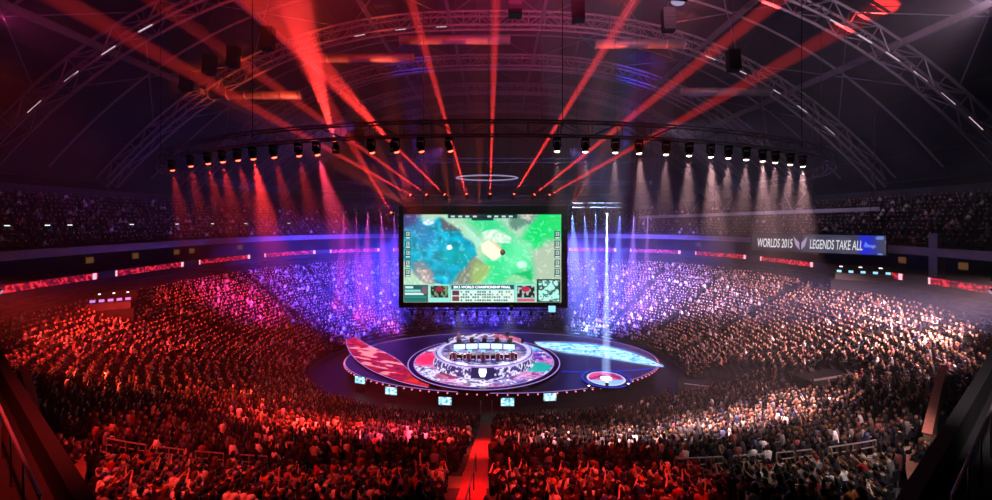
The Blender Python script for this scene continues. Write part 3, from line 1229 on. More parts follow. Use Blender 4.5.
def wing(name, label, outer, inner, fn, z):
    O = bez([deck_pt(*p, z) for p in outer], 120)
    I = bez([deck_pt(*p, z) for p in inner], 120)
    w = thing(name, label, 'stage', (0, 0, 0))
    k = np.linspace(0, 1, 26)[:, None, None]
    P2 = O[None] * (1 - k) + I[None] * k
    P = np.concatenate([P2, np.full(P2.shape[:2] + (1,), z)], -1)
    u = np.linspace(0, 1, 120)[None, :] + 0 * k[..., 0]
    pixel_mesh('picture_floor', P, fn(P2[..., 0], P2[..., 1], u, k[..., 0] + 0 * u), M['ledfloor'], w)
    rim = [(x, y) for x, y in O]
    MB().wallpath(rim, SZ - .05, z + .05, .18).build('edge_rim', M['gloss'], w)
    MB().path([(x, y, z + .06) for x, y in O], .035, 4).build('edge_line', M['led_edge'], w)
    MB().path([(x, y, z + .03) for x, y in I], .03, 4).build('inner_edge_line', M['led_edge'], w)
    return w


def red_art(x, y, u, k):
    n1 = noise2(x * .9 + y * 1.7 + 20, x * .5 - y * .4 + 40, 31)
    n2 = noise2(x * 2.4 + 80, y * 2.4 + 9, 32)
    C = np.ones(x.shape + (3,)) * np.array([.62, .05, .10])
    C = mix(C, (n1 > .55)[..., None] * .8, (.88, .14, .14))
    C = mix(C, (n2 > .68)[..., None] * .55, (.25, .02, .08))
    C = mix(C, ((n1 > .62) & (u > .22) & (u < .72))[..., None] * .8, (.98, .62, .66))
    C = mix(C, (u > .8)[..., None] * .4, (.9, .2, .08))
    return lin_np(C)


def cyan_art(x, y, u, k):
    n1 = noise2(x * 1.1 + 20, y * 2.6 + 20, 41)
    n2 = noise2(x * 2.6 + 20, y * 4.4 + 9, 42)
    C = np.ones(x.shape + (3,)) * np.array([.72, .95, 1.0])
    C = mix(C, (n1 > .66)[..., None] * .7, (.25, .68, .95))
    C = mix(C, (n2 > .74)[..., None] * .7, (.10, .35, .8))
    C = mix(C, ((k < .12) | (k > .88))[..., None] * .7, (.25, .55, 1.0))
    return lin_np(C)


wing('red_wing', 'red glowing crescent of picture floor left of the round stage',
     [(346, 334), (347, 346), (355, 359), (372, 371), (400, 382), (428, 388)],
     [(354, 336), (368, 345), (384, 352), (398, 360), (410, 371), (430, 384)], red_art, SZ + .06)
wing('cyan_wing', 'pale cyan glowing crescent of picture floor right of the round stage',
     [(534, 342), (560, 342), (595, 344), (625, 350), (645, 357), (664, 366)],
     [(541, 347), (565, 353), (590, 356), (615, 360), (640, 364), (662, 367)], cyan_art, SZ + .06)
# raised strip that closes the right wing
ln = thing('light_strip', 'thin violet light strip on the deck before the cyan wing', 'light strip')
MB().path([(x, y, SZ + .05) for x, y in bez([deck_pt(*p, SZ) for p in [(562, 372), (600, 372), (640, 370), (664, 367)]], 40)], .035, 4).build('tube', M['led_blue'], ln)

# small round platform
p0 = deck_pt(606, 379, SZ + .1)
sp = thing('round_platform', 'small round platform glowing pink and white under the tall light beam', 'platform', (p0[0], p0[1], SZ - .02))
MB().lathe([(0, .16), (2.2, .16), (2.22, .2), (2.75, .2), (2.8, .0)], 64).build('rim', M['gloss'], sp)
MB().lathe([(2.70, .205), (2.76, .225), (2.82, .2)], 80).build('light_line', M['led_blue'], sp)


def plat_art(x, y):
    n1 = noise2(x * 2 + 20, y * 2 + 20, 51)
    r = np.hypot(x, y)
    C = np.ones(x.shape + (3,)) * np.array([.85, .25, .5])
    C = mix(C, (n1 > .55)[..., None] * .8, (.5, .06, .25))
    C = mix(C, (y < -.4)[..., None] * .8, (.55, .85, 1.0))
    C = mix(C, (r > 1.95)[..., None] * .9, (.75, .8, 1.0))
    C = mix(C, (r < .7)[..., None] * 1.0, (1, .98, 1))
    return lin_np(C)


disc_pixels(0, 0, .19, 0.0, 2.2, 16, 80, plat_art, 'picture_floor', sp)

# skirt monitors
sk = [(360, 380, 18), (391, 391, 14), (445, 401, 6), (507.5, 402, 0), (550, 397, -6)]
skn = ['leftmost', 'second from the left', 'third from the left', 'fourth from the left', 'rightmost']
for i, (px, py, rz) in enumerate(sk):
    D_ = [48.8, 45.9, 43.9, 43.7, 44.6][i]
    c = at(px, py, D_)
    s_ = thing('stage_monitor', f'{skn[i]} of the five pale blue screens before the dark stage skirt', 'screen', (c.x, c.y, 0), -math.radians(rz), 'screens before the stage skirt')
    MB().box((0, .06, c.z), (1.5, .10, .92)).build('housing', M['black'], s_)
    nx, nz_ = 40, 24
    X_, Z_ = np.meshgrid(np.linspace(-.69, .69, nx), np.linspace(c.z + .41, c.z - .41, nz_))
    n1 = noise2(X_ * 5 + 20 + i * 7, Z_ * 6 + 20, 61)
    C = np.ones(X_.shape + (3,)) * np.array([.60, .86, .95])
    C = mix(C, (n1 > .6)[..., None] * .8, (.95, 1, 1))
    C = mix(C, (n1 < .3)[..., None] * .7, (.15, .55, .65))
    pixel_mesh('screen', np.stack([X_, np.full_like(X_, 0.0), Z_], -1), lin_np(C), M['screen'], s_)
    MB().tube((-.4, .06, 0), (-.4, .06, c.z - .4), .04).tube((.4, .06, 0), (.4, .06, c.z - .4), .04).box((0, .06, .03), (1.2, .6, .06)).build('stand', M['black'], s_)

# ------------------------------------------------------------------ the hanging screen
SD = 55.0
tl, br_ = at(404, 214.5, SD), at(561, 302, SD)
W_, H_ = br_.x - tl.x, tl.z - br_.z
cx = (tl.x + br_.x) / 2
big = thing('hanging_screen', 'huge hanging video screen showing a bright green and teal game map', 'screen', (cx, SD, br_.z))
MB().box((.25, 1.2, H_ / 2 + .2), (W_ + 1.3, 2.2, H_ + 1.9)).build('housing', M['black'], big)
fr = MB()
fr.box((-W_ / 2 - .35, .1, H_ / 2 + .2), (.6, .5, H_ + 1.9)).box((W_ / 2 + .45, .1, H_ / 2 + .2), (.8, .5, H_ + 1.9))
fr.box((0, .1, H_ + .62), (W_ + 1.2, .5, .95)).box((0, .1, -.35), (W_ + 1.2, .5, .6))
fr.build('frame', M['gloss'], big)
nx, nz_ = 360, 200
u, v = np.meshgrid(np.linspace(0, 1, nx), np.linspace(0, 1, nz_))


def poly_mask(u, v, pts, soft=.012):
    d_ = np.full(u.shape, -9.0)
    inside = np.zeros(u.shape, bool)
    mind = np.full(u.shape, 9.0)
    n = len(pts)
    for i in range(n):
        (x0, y0), (x1, y1) = pts[i], pts[(i + 1) % n]
        c_ = ((y0 > v) != (y1 > v)) & (u < (x1 - x0) * (v - y0) / ((y1 - y0) or 1e-9) + x0)
        inside ^= c_
        L2 = (x1 - x0) ** 2 + (y1 - y0) ** 2
        t = np.clip(((u - x0) * (x1 - x0) + (v - y0) * (y1 - y0)) / L2, 0, 1)
        mind = np.minimum(mind, np.hypot(u - x0 - t * (x1 - x0), v - y0 - t * (y1 - y0)))
    sd = np.where(inside, mind, -mind)
    return np.clip(sd / soft + .5, 0, 1)[..., None]


wu = u + .02 * (noise2(u * 14, v * 9, 71) - .5) * 2
wv = v + .03 * (noise2(u * 13 + 9, v * 8 + 4, 72) - .5) * 2
n1 = noise2(u * 30 + 3, v * 18 + 3, 73)[..., None]
n2 = noise2(u * 70 + 3, v * 44 + 3, 74)[..., None]
C = np.ones(u.shape + (3,)) * np.array([.66, .82, .70])
C = mix(C, poly_mask(wu, wv, [(.78, .42), (1.05, .1), (1.05, .9), (.72, .85), (.70, .65)], .08), (.66, .74, .64))
G1 = (.16, .84, .52)
C = mix(C, poly_mask(wu, wv, [(.30, -.1), (.50, -.1), (.72, .3), (.80, .5), (.84, .82), (.52, .82), (.50, .55), (.60, .35), (.45, .15)], .08) * .9, G1)
C = mix(C, poly_mask(wu, wv, [(.84, .0), (1.05, -.1), (1.05, .28), (.90, .30), (.82, .40), (.74, .26)], .06), (.08, .84, .42))
C = mix(C, poly_mask(wu, wv, [(.68, .30), (.80, .34), (.78, .55), (.66, .62)], .10) * .7, (.45, .92, .66))
C = mix(C, poly_mask(wu, wv, [(.60, .78), (.76, .60), (.86, .78), (.74, .80)], .04) * .7, (.66, .80, .62))
C = mix(C, poly_mask(wu, wv, [(.70, .66), (.80, .62), (.82, .78), (.76, .74)], .03), (.08, .72, .40))
C = mix(C, poly_mask(wu, wv, [(.24, .82), (.46, .50), (.54, .62), (.46, .84)], .03), (.52, .55, .48))
for q in range(5):
    C = mix(C, poly_mask(wu, wv, [(.27 + q * .035, .82), (.44 + q * .022, .52 + q * .02), (.45 + q * .022, .53 + q * .02), (.285 + q * .035, .82)], .012) * .5, (.38, .42, .38))
C = mix(C, poly_mask(wu, wv, [(.46, .55), (.56, .60), (.50, .82), (.40, .82)], .04) * .7, (.62, .78, .40))
TEAL = poly_mask(wu, wv, [(-.05, .10), (.10, .03), (.26, .06), (.34, .16), (.46, .36), (.48, .48), (.38, .62), (.27, .80), (.16, .72), (-.05, .50)], .025)
tc_ = np.array([.02, .62, .74]) * (.80 + .4 * n1) * np.ones_like(C)
tc_ = mix(tc_, blob(u, v, .14, .26, .10, .16) * .6, (.02, .42, .68))
tc_ = mix(tc_, blob(u, v, .06, .12, .10, .12) * .6, (.10, .40, .66))
tc_ = mix(tc_, blob(u, v, .34, .48, .14, .14) * .7, (.05, .62, .60))
C = C * (1 - TEAL) + tc_ * TEAL
C = mix(C, poly_mask(wu, wv, [(-.05, -.05), (.12, -.05), (.06, .10), (-.05, .30)], .05), (.22, .26, .48))
C = mix(C, poly_mask(wu, wv, [(.12, .04), (.20, .03), (.19, .09), (.12, .10)], .02) * (.4 + n2), (.88, .92, .95))
C = mix(C, poly_mask(wu, wv, [(.24, .05), (.32, .10), (.36, .18), (.28, .18), (.24, .13)], .02), (.34, .38, .42))
C = mix(C, poly_mask(wu, wv, [(.36, .10), (.42, .16), (.52, .30), (.47, .36), (.42, .24)], .02) * .85, (.62, .90, .80))
C = mix(C, poly_mask(wu, wv, [(.50, .20), (.60, .16), (.68, .26), (.68, .33), (.58, .32), (.52, .30)], .02) * (.55 + .7 * n2), (.86, .92, .86))
C = mix(C, poly_mask(u, v, [(.49, .34), (.54, .29), (.62, .40), (.615, .48), (.57, .53), (.50, .43)], .012), (.97, .97, .82))
C = mix(C, poly_mask(u, v, [(.54, .29), (.60, .34), (.63, .42), (.61, .40)], .012), (.95, .75, .62))
C = mix(C, blob(u, v, .628, .43, .018, .035) * 3, (.30, .12, .10))
C = mix(C, blob(u, v, .29, .375, .02, .032) * 2.5, (.92, 1, .98))
C = mix(C, blob(u, v, .75, .57, .04, .05) * 1.6, (.75, .98, .85))
C = mix(C, poly_mask(wu, wv, [(.04, .52), (.12, .50), (.20, .64), (.20, .78), (.10, .74)], .03) * .9, (.50, .52, .56))
C = mix(C, poly_mask(wu, wv, [(.10, .62), (.16, .60), (.20, .74), (.14, .76)], .02) * n2 * 1.4, (.85, .72, .66))
C = mix(C, poly_mask(wu, wv, [(.66, -.02), (.86, -.02), (.80, .12), (.70, .18), (.66, .10)], .03) * .9, (.34, .52, .46))
C = mix(C, poly_mask(wu, wv, [(.72, .0), (.84, .0), (.78, .10)], .02) * n2 * 1.6, (.80, .74, .72))
C = mix(C, (n2 > .75) * .25 * np.ones_like(u)[..., None], (.95, 1, .97))


def rect(u0, v0, u1, v1, c, k=1.0):
    global C
    m_ = ((u > u0) & (u < u1) & (v > v0) & (v < v1))[..., None] * k
    C = mix(C, m_, c)


DK, TL = (.06, .16, .20), (.20, .55, .55)
rect(.28, -.01, .72, .045, DK, .9)
rect(.43, .02, .57, .07, DK, .9)
for q in range(9):
    rect(.30 + q * .046, .012, .325 + q * .046, .034, (.8, .9, .9), .9 if q not in (4,) else 0)
for q in range(5):
    for side in (0, 1):
        x0 = .008 if side == 0 else .958
        y0 = .19 + q * .108
        rect(x0, y0, x0 + .036, y0 + .09, (.12, .25, .27), .9)
        rect(x0 + .006, y0 + .01, x0 + .030, y0 + .055, (.75, .85, .82), .85)
        rect(x0 + .012, y0 + .02, x0 + .022, y0 + .045, (.25, .4, .42), .85)
        rect(x0 + .004, y0 + .068, x0 + .032, y0 + .082, (.85, .95, .9), .9)
rect(.0, .80, .155, 1.0, (.10, .36, .36))
rect(.01, .815, .06, .84, (.75, .9, .9))
for q, (w0, c0) in enumerate(((.10, (.55, .85, .82)), (.12, (.85, .95, .95)), (.135, (.12, .55, .5)), (.135, (.10, .45, .42)))):
    rect(.008, .858 + q * .036, .008 + w0, .88 + q * .036, c0, .9)
rect(.115, .82, .150, .90, (.45, .35, .4))
rect(.163, .795, .29, 1.0, (.55, .85, .82))
rect(.170, .81, .283, .945, (.10, .16, .17))
rect(.298, .79, .705, 1.0, (.45, .78, .76))
rect(.303, .80, .700, .85, (.12, .34, .36))
rect(.303, .862, .700, .995, (.80, .90, .87))
for r_ in range(4):
    for q in range(22):
        x0 = .36 + q * .0152
        if rng.random() < .62:
            rect(x0, .872 + r_ * .031, x0 + .011, .892 + r_ * .031, (.12, .35, .36) if rng.random() < .7 else (.55, .5, .3), .85)
rect(.308, .868, .352, .922, (.35, .2, .24))
rect(.308, .932, .352, .985, (.45, .25, .28))
rect(.712, .795, .838, 1.0, (.55, .85, .82))
rect(.719, .81, .831, .945, (.12, .14, .15))
rect(.719, .955, .831, .99, (.80, .35, .42))
m_ = ((u > .170) & (u < .283) & (v > .81) & (v < .945))[..., None]
C = mix(C, m_ * (n2 > .55) * .85, (.45, .62, .45))
C = mix(C, blob(u, v, .225, .85, .03, .035) * 2.2, (.55, .16, .22))
m_ = ((u > .719) & (u < .831) & (v > .81) & (v < .945))[..., None]
C = mix(C, m_ * (n2 > .58) * .85, (.75, .78, .75))
C = mix(C, blob(u, v, .775, .85, .03, .035) * 2.2, (.70, .15, .28))
rect(.846, .735, .995, 1.0, (.05, .12, .14))
rect(.856, .75, .988, .985, (.66, .90, .86))
m_ = ((u > .856) & (u < .988) & (v > .75) & (v < .985))[..., None]
C = mix(C, m_ * (np.abs(n1 - .5) < .06) * .9, (.12, .22, .22))
C = mix(C, m_ * (n2 > .72) * .7, (.2, .35, .3))
X_ = -W_ / 2 + u * W_
Z_ = H_ - v * H_
pixel_mesh('display', np.stack([X_, np.full_like(X_, -.17), Z_], -1), lin_np(C), M['screen'], big)
cap_t = text_mesh('caption', '2015 WORLD CHAMPIONSHIP FINAL', .46, M['led_white'], big, 0, 1.0, .005, .004)
cap_t.rotation_euler = (PI / 2, 0, 0)
cap_t.location = (-W_ / 2 + .315 * W_, -.19, H_ * (1 - .840))
# hangers
for s_ in (-1, 1):
    MB().tube((s_ * 8, 1.2, H_ + 1), (s_ * 8, 1.2, roof_z(8 * s_) - br_.z - .4), .06).build('hanger', M['dsteel'], big)

# lamp bar below the screen: each lamp a thing
barp = thing('lamp_bar', 'dark bar hanging below the big screen carrying small lamps', 'truss', (cx, SD - .6, br_.z - .9))
MB().tube((-W_ / 2 + .6, 0, 0), (W_ / 2 - .6, 0, 0), .10, n=6).build('tube', M['dsteel'], barp)
for s_ in (-1, -.4, .4, 1):
    MB().tube((s_ * 9, 0, 0), (s_ * 9, .5, .6), .05).build('bracket', M['dsteel'], barp)
PAR0 = thing('par_lamp', '', 'lamp', (0, 0, 0))
MB().lathe([(.0, .0), (.10, .0), (.16, -.32), (.19, -.5), (.15, -.5)], 12).build('can', M['black'], PAR0)
MB().tube((-.2, 0, -.25), (-.2, 0, .12), .02).tube((.2, 0, -.25), (.2, 0, .12), .02).tube((-.2, 0, .12), (.2, 0, .12), .02).build('yoke', M['black'], PAR0)
MB().lathe([(0, -.47), (.15, -.47)], 12).build('lens', M['led_dim'], PAR0)
for i in range(14):
    x = cx - W_ / 2 + 1.2 + i * (W_ - 2.4) / 13
    lab = ('leftmost', 'second', 'third', 'fourth', 'fifth', 'sixth', 'seventh', 'eighth', 'ninth', 'tenth', 'eleventh', 'twelfth', 'thirteenth', 'rightmost')[i]
    lab = f'{lab} small black lamp {"" if i in (0, 13) else "from the left "}under the big screen'
    if i == 0:
        PAR0.location = (x, SD - .6, br_.z - 1.05)
        tag(PAR0, lab, None, 'lamps under the big screen')
    else:
        dup(PAR0, (x, SD - .6, br_.z - 1.05 - (.1 if i % 3 == 0 else 0)), 0, lab, 'lamps under the big screen')
ic = at(552, 309, SD - 1.2)
ib = thing('info_panel', 'tiny white display hanging below the right end of the big screen', 'screen', (ic.x, ic.y, ic.z))
MB().box((0, .06, 0), (1.0, .1, .9)).build('housing', M['black'], ib)
MB().box((0, 0, 0), (.92, .02, .82)).build('screen', M['led_cyan'], ib)
MB().tube((0, .06, .45), (0, .06, 1.6), .03).build('hanger', M['dsteel'], ib)


# ------------------------------------------------------------------ trusses
def truss_parts(root, pts, h, chord, web, wr, material, closed=False, ups=None):
    """box truss along points: four chords and zig-zag webs"""
    n = len(pts)
    C4 = [[], [], [], []]
    for i in range(n):
        p = Vector(pts[i])
        a_ = Vector(pts[(i - 1) % n if closed else max(0, i - 1)])
        b_ = Vector(pts[(i + 1) % n if closed else min(n - 1, i + 1)])
        d_ = (b_ - a_).normalized()
        side = d_.cross(Vector((0, 0, 1)))
        side = side.normalized() if side.length > .05 else Vector((1, 0, 0))
        upv = side.cross(d_).normalized()
        for k, (x, z) in enumerate(((-1, -1), (1, -1), (1, 1), (-1, 1))):
            C4[k].append(p + side * x * h * .4 + upv * z * h / 2)
    if closed:
        for q in C4:
            q.append(q[0])
    for k, nm in enumerate(('lower_chord', 'lower_chord', 'upper_chord', 'upper_chord')):
        MB().path(C4[k], chord, 5).build(nm, material, root)
    w = MB()
    for i in range(len(C4[0]) - 1):
        for a_, b_ in ((0, 3), (1, 2), (0, 1), (3, 2)):
            if i % 2:
                a_, b_ = b_, a_
            w.tube(C4[a_][i], C4[b_][i + 1], wr, n=4, cap=False)
        w.tube(C4[0][i], C4[3][i], wr, n=4, cap=False)
        w.tube(C4[1][i], C4[2][i], wr, n=4, cap=False)
    w.build('web', material, root)


# roof arches
arch_lab = {30: 'nearest roof arch truss, overhead at the top edge of the photo', 46: 'second roof arch truss from the near end, sweeping down to both sides',
            62: 'third roof arch truss from the near end', 78: 'fourth roof arch truss, above and beyond the big screen',
            94: 'fifth roof arch truss near the far wall', 110: 'farthest roof arch truss at the end wall'}
for D_ in (30, 46, 62, 78, 94, 110):
    r = thing('arch_truss', arch_lab[D_], 'truss', (0, D_, 0), 0, 'roof arch trusses')
    xs_ = np.linspace(-58, 58, 49)
    pts = [(x, 0, roof_z(x) - 1.6) for x in xs_]
    truss_parts(r, pts, 2.0, .17, None, .07, M['steel'])
# dim strip lights under the arches
for D_, xs_, nm_ in ((46, (37, 40, 43, 46, 49, 52), 'right leg of the second roof arch'), (46, (-38, -42, -46, -50), 'left leg of the second roof arch'),
                     (62, (27, 31.5, 36, 41, 45, 49), 'right shoulder of the third roof arch'), (62, (-20, -14, -8), 'left shoulder of the third roof arch')):
    for k, x in enumerate(xs_):
        z0, z1 = roof_z(x - .8) - 2.85, roof_z(x + .8) - 2.85
        c = Vector((x, D_ - .9, (z0 + z1) / 2))
        pos_ = ['first', 'second', 'third', 'fourth', 'fifth', 'sixth'][k]
        t = thing('strip_light', f'{pos_} dim strip light from the crown down the {nm_}', 'lamp', c, 0, 'strip lights under the arches')
        dx, dz = .75, (z1 - z0) / 2 * .75 / .8
        MB().tube((-dx, 0, -dz), (dx, 0, dz), .07, n=6).build('tube', M['led_strip'], t)
        MB().tube((-dx, 0, -dz + .12), (dx, 0, dz + .12), .10, n=4).build('housing', M['dsteel'], t)
# longitudinal trusses
for x in (-44, -31, -18.5, -7, 7, 18.5, 31, 44):
    nm = f'{"left" if x < 0 else "right"}-hand roof beam running lengthwise, {"innermost" if abs(x) < 10 else "second from the centre" if abs(x) < 20 else "third from the centre" if abs(x) < 40 else "outermost"}'
    r = thing('roof_beam', nm, 'beam', (x, 0, roof_z(x) - .5), 0, 'lengthwise roof beams')
    mb = MB().box((0, 58, .2), (.34, 112, .09)).box((0, 58, -.5), (.34, 112, .09)).box((0, 58, -.15), (.08, 112, .7))
    mb.build('girder', M['steel'], r)
# cross purlins between arches: thin steel
for j, D_ in enumerate((38, 54, 70, 86, 102)):
    r = thing('roof_purlin', ['nearest', 'second', 'third', 'fourth', 'farthest'][j] + ' thin curved purlin between the roof arches', 'beam', (0, D_, 0), 0, 'roof purlins')
    mb = MB()
    mb.path([(x, 0, roof_z(x) - .2) for x in np.linspace(-58, 58, 41)], .16, 4)
    mb.build('purlin', M['steel'], r)
    b2 = MB()
    for k in range(7):
        x = -45 + k * 15
        b2.tube((x - 6, -8, roof_z(x - 6) - .1), (x + 6, 8, roof_z(x + 6) - .1), .07, n=4)
        b2.tube((x + 6, -8, roof_z(x + 6) - .1), (x - 6, 8, roof_z(x - 6) - .1), .07, n=4)
    b2.build('brace', M['steel'], r)
# ventilation ducts (lit by the added red uplights)
DUCTS = []
for j, (px, py, D_, L_) in enumerate(((360, 58, 58, 15), (455, 40, 57, 15), (640, 44, 57, 12), (255, 95, 60, 13), (725, 92, 60, 13))):
    c = at(px, py, D_)
    lab = ['second duct from the left', 'middle duct', 'second duct from the right', 'leftmost duct', 'rightmost duct'][j]
    c.z = min(c.z, roof_z(abs(c.x) + L_ / 2) - 2.6)
    DUCTS.append((c.copy(), lab))
    r = thing('air_duct', f'round metal ventilation duct under the roof, {lab}', 'duct', c, 0, 'ventilation ducts')
    mb = MB().tube((-L_ / 2, 0, 0), (L_ / 2, 0, 0), .6, n=14)
    for k in range(6):
        x = -L_ / 2 + k * L_ / 5
        mb.tube((x - .08, 0, 0), (x + .08, 0, 0), .67, n=14)
    mb.build('pipe', M['duct'], r, True)
    for k in (-1, 1):
        MB().tube((k * L_ * .35, 0, .8), (k * L_ * .35, 0, roof_z(c.x + k * L_ * .35) + .8 - c.z), .03).build('hanger', M['dsteel'], r)

# lighting truss ring
RC, RA, RB, RZ = (0.0, 55.0), 35.5, 33.0, 24.9


def ring_pt(th):
    return Vector((RC[0] + RA * math.cos(th), RC[1] + RB * math.sin(th), RZ))


rg = thing('ring_truss', 'big oval lighting truss hanging round the stage below the roof', 'truss')
truss_parts(rg, [ring_pt(2 * PI * i / 132) for i in range(132)], .75, .05, None, .022, M['alu'], True)
for i in range(12):
    p = ring_pt(2 * PI * i / 12 + .1)
    MB().tube(p, (p.x, p.y, roof_z(p.x) + .5), .025).build('hanger', M['dsteel'], rg)
# screen-top truss for the red fan
fanz = at(0, 198.5, 53.0).z
ft = thing('fan_truss', 'straight truss above the big screen carrying the red beam lamps', 'truss', (0, 53.4, fanz - .55))
truss_parts(ft, [(x, 0, 0) for x in np.linspace(-12.5, 10.5, 40)], .55, .04, None, .02, M['alu'])
for x in (-11, -1, 9):
    MB().tube((x, 0, .3), (x, 0, roof_z(x) - fanz), .025).build('hanger', M['dsteel'], ft)
# far and near straight trusses
for j, (y_, z_, x0, x1, lab) in enumerate(((72, 30.5, -30, 30, 'straight lighting truss high behind the big screen'),
                                           (88, 28, -34, 34, 'farthest straight lighting truss, low above the far seats'))):
    r = thing('straight_truss', lab, 'truss', (0, y_, z_), 0, 'straight lighting trusses')
    truss_parts(r, [(x, 0, 0) for x in np.linspace(x0, x1, 50)], .7, .05, None, .022, M['alu'])
    for x in (x0 + 3, 0, x1 - 3):
        MB().tube((x, 0, .3), (x, 0, roof_z(x) - z_), .03).build('hanger', M['dsteel'], r)
# halo ring above screen at far side
hl = at(487, 178, 70)
ho = thing('halo_ring', 'thin oval ring lamp glowing violet above the big screen', 'lamp', (hl.x, hl.y, hl.z))
MB().lathe([(4.9, 0), (5.1, .12), (5.3, 0), (5.1, -.1), (4.9, 0)], 64, sy=.8).build('light_ring', M['led_dim'], ho)
for k in range(4):
    t = PI / 4 + k * PI / 2
    MB().tube((5.1 * math.cos(t), 4.1 * math.sin(t), 0), (5.1 * math.cos(t), 4.1 * math.sin(t), 18), .02).build('hanger', M['dsteel'], ho)

# line-array loudspeakers
for j, (px, py, D_) in enumerate(((268, 40, 40), (515, 6, 36), (578, 12, 40), (668, 22, 40), (234, 58, 44), (187, 82, 46), (210, 66, 45), (733, 62, 42), (615, 136, 60), (360, 138, 60))):
    c = at(px, py, D_)
    lab = ['upper left', 'top centre', 'top centre right', 'upper right', 'left, below the second arch', 'far left', 'left, beside its twin', 'right, below the second arch', 'right above the screen corner', 'left above the screen corner'][j]
    r = thing('line_array', f'black hanging loudspeaker cluster, {lab}', 'speaker', (c.x, c.y, c.z), math.atan2(c.x, -(c.y - 40)) * .0, 'hanging loudspeakers')
    for k in range(5):
        MB().box((0, -.10 * k * k * .12, .9 - k * .42), (1.15, .75, .38), mtx=Matrix.Rotation(-.05 * k, 3, 'X')).build('cabinet', M['black'], r)
    MB().box((0, 0, 1.16), (1.2, .8, .08)).build('frame', M['dsteel'], r)
    MB().tube((0, 0, 1.2), (0, 0, roof_z(c.x) - c.z), .03).build('cable', M['dsteel'], r)

# ------------------------------------------------------------------ LED ribbon on the lower gallery, sign, gallery lamps
RTH = np.array(UTH)
RP = np.array([bowl_xy(1, th, .28) for th in UTH])
RL = np.concatenate([[0], np.cumsum(np.hypot(*np.diff(RP, axis=0).T))])


def ribbon_pt(s_, off=0.0):
    th = np.interp(s_, RL, RTH)
    return bowl_xy(1, th, .28 + off)


def px_of(x, y):
    return PX + x / y * F


nb = int(RL[-1] // 6.4)
ribk = 0
for k in range(nb):
    s0 = RL[-1] * k / nb
    s1 = RL[-1] * (k + 1) / nb
    mid = ribbon_pt((s0 + s1) / 2)
    if not (-40 < px_of(*mid) < 1032) or mid[1] < 26:
        continue
    q0 = Vector((*mid, 13.3))
    P_ = [ribbon_pt(s0 + (s1 - s0) * i / 12, -.16) for i in range(13)]
    loc = [(x - q0.x, y - q0.y) for x, y in P_]
    ribk += 1
    side = 'left' if mid[0] < 0 else 'right'
    r = thing('ribbon_board', f'red light ribbon board on the {side} gallery edge, about {int(mid[1])} metres off', 'light board', q0, 0, 'red ribbon boards')
    MB().wallpath(loc, -.15, .80, .12).build('housing', M['black'], r)
    rngk = np.random.default_rng(100 + k)
    L2 = [ribbon_pt(s0 + (s1 - s0) * i / 60, -.24) for i in range(61)]
    xs_ = np.array([[x - q0.x, y - q0.y] for x, y in L2])
    zz = np.linspace(.0, .70, 8)
    P = np.zeros((8, 61, 3))
    P[..., 0], P[..., 1], P[..., 2] = xs_[None, :, 0], xs_[None, :, 1], zz[:, None]
    n1 = noise2(np.arange(61)[None] * .55 + 0 * zz[:, None] + k * 3, zz[:, None] * 5 + 0 * np.arange(61)[None], 80 + k)
    C = np.ones((8, 61, 3)) * np.array([.50, .03, .10])
    C = mix(C, (n1 > .62)[..., None] * .8, (.95, .18, .22))
    C = mix(C, (n1 < .35)[..., None] * .7, (.16, .01, .05))
    ii = np.arange(61)[None] + 0 * zz[:, None]
    if k % 2 == 0:
        C = mix(C, ((ii > 56) & ((ii % 3) != 0))[..., None] * 1.0, (1, .75, .82))
    else:
        C = mix(C, (ii < 26)[..., None] * 1.0, (.03, .01, .03))
        C = mix(C, ((ii > 26) & (ii < 31))[..., None] * 1.0, (1, .72, .80))
    pixel_mesh('display', P, lin_np(C), M['screen'], r)

# sign board on the right
sa, sb = at(752, 233, 58), at(886, 233, 49)
z1, z0 = at(752, 233.5, 58).z, at(752, 250, 58).z
dv = Vector((sb.x - sa.x, sb.y - sa.y, 0))
sl = dv.length
ang = math.atan2(dv.y, dv.x)
sg = thing('banner_board', 'long grey display board reading WORLDS 2015 LEGENDS TAKE ALL', 'sign', (sa.x, sa.y, z0), ang)
hgt = (z1 - z0)
MB().box((sl / 2, .2, hgt / 2), (sl + .3, .3, hgt + .3)).build('housing', M['black'], sg)
nx, nz_ = 200, 18
X_, Z_ = np.meshgrid(np.linspace(0, sl, nx), np.linspace(hgt, 0, nz_))
C = np.ones(X_.shape + (3,)) * np.array([.22, .22, .30])
C = mix(C, (noise2(X_ * .9, Z_ * 1.3, 91) > .55)[..., None] * .35, (.34, .32, .40))
C = mix(C, (X_ < sl * .42)[..., None] * .75, (.06, .05, .10))
C = mix(C, np.clip((X_ / sl - .80) / .05, 0, 1)[..., None] * np.clip((.98 - X_ / sl) / .1, 0, 1)[..., None], (.12, .16, .75))
C = mix(C, ((noise2(X_ * 1.6, Z_ * 2.0, 92) > .7) & (X_ > sl * .82))[..., None] * .6, (.5, .65, 1.0))
pixel_mesh('display', np.stack([X_, np.full_like(X_, .03), Z_], -1), lin_np(C), M['screen'], sg)
for body, u0, u1 in (('WORLDS 2015', .045, .335), ('LEGENDS TAKE ALL', .47, .845)):
    t = text_mesh('lettering', body, hgt * .72, M['led_sign'], sg, .18, 1.0, .02, .012)
    w0 = max(v_.co.x for v_ in t.data.vertices) - min(v_.co.x for v_ in t.data.vertices)
    t.scale = ((u1 - u0) * sl / w0, 1, 1)
    t.rotation_euler = (PI / 2, 0, 0)
    t.location = (u0 * sl, .0, hgt * .22)
em = MB()
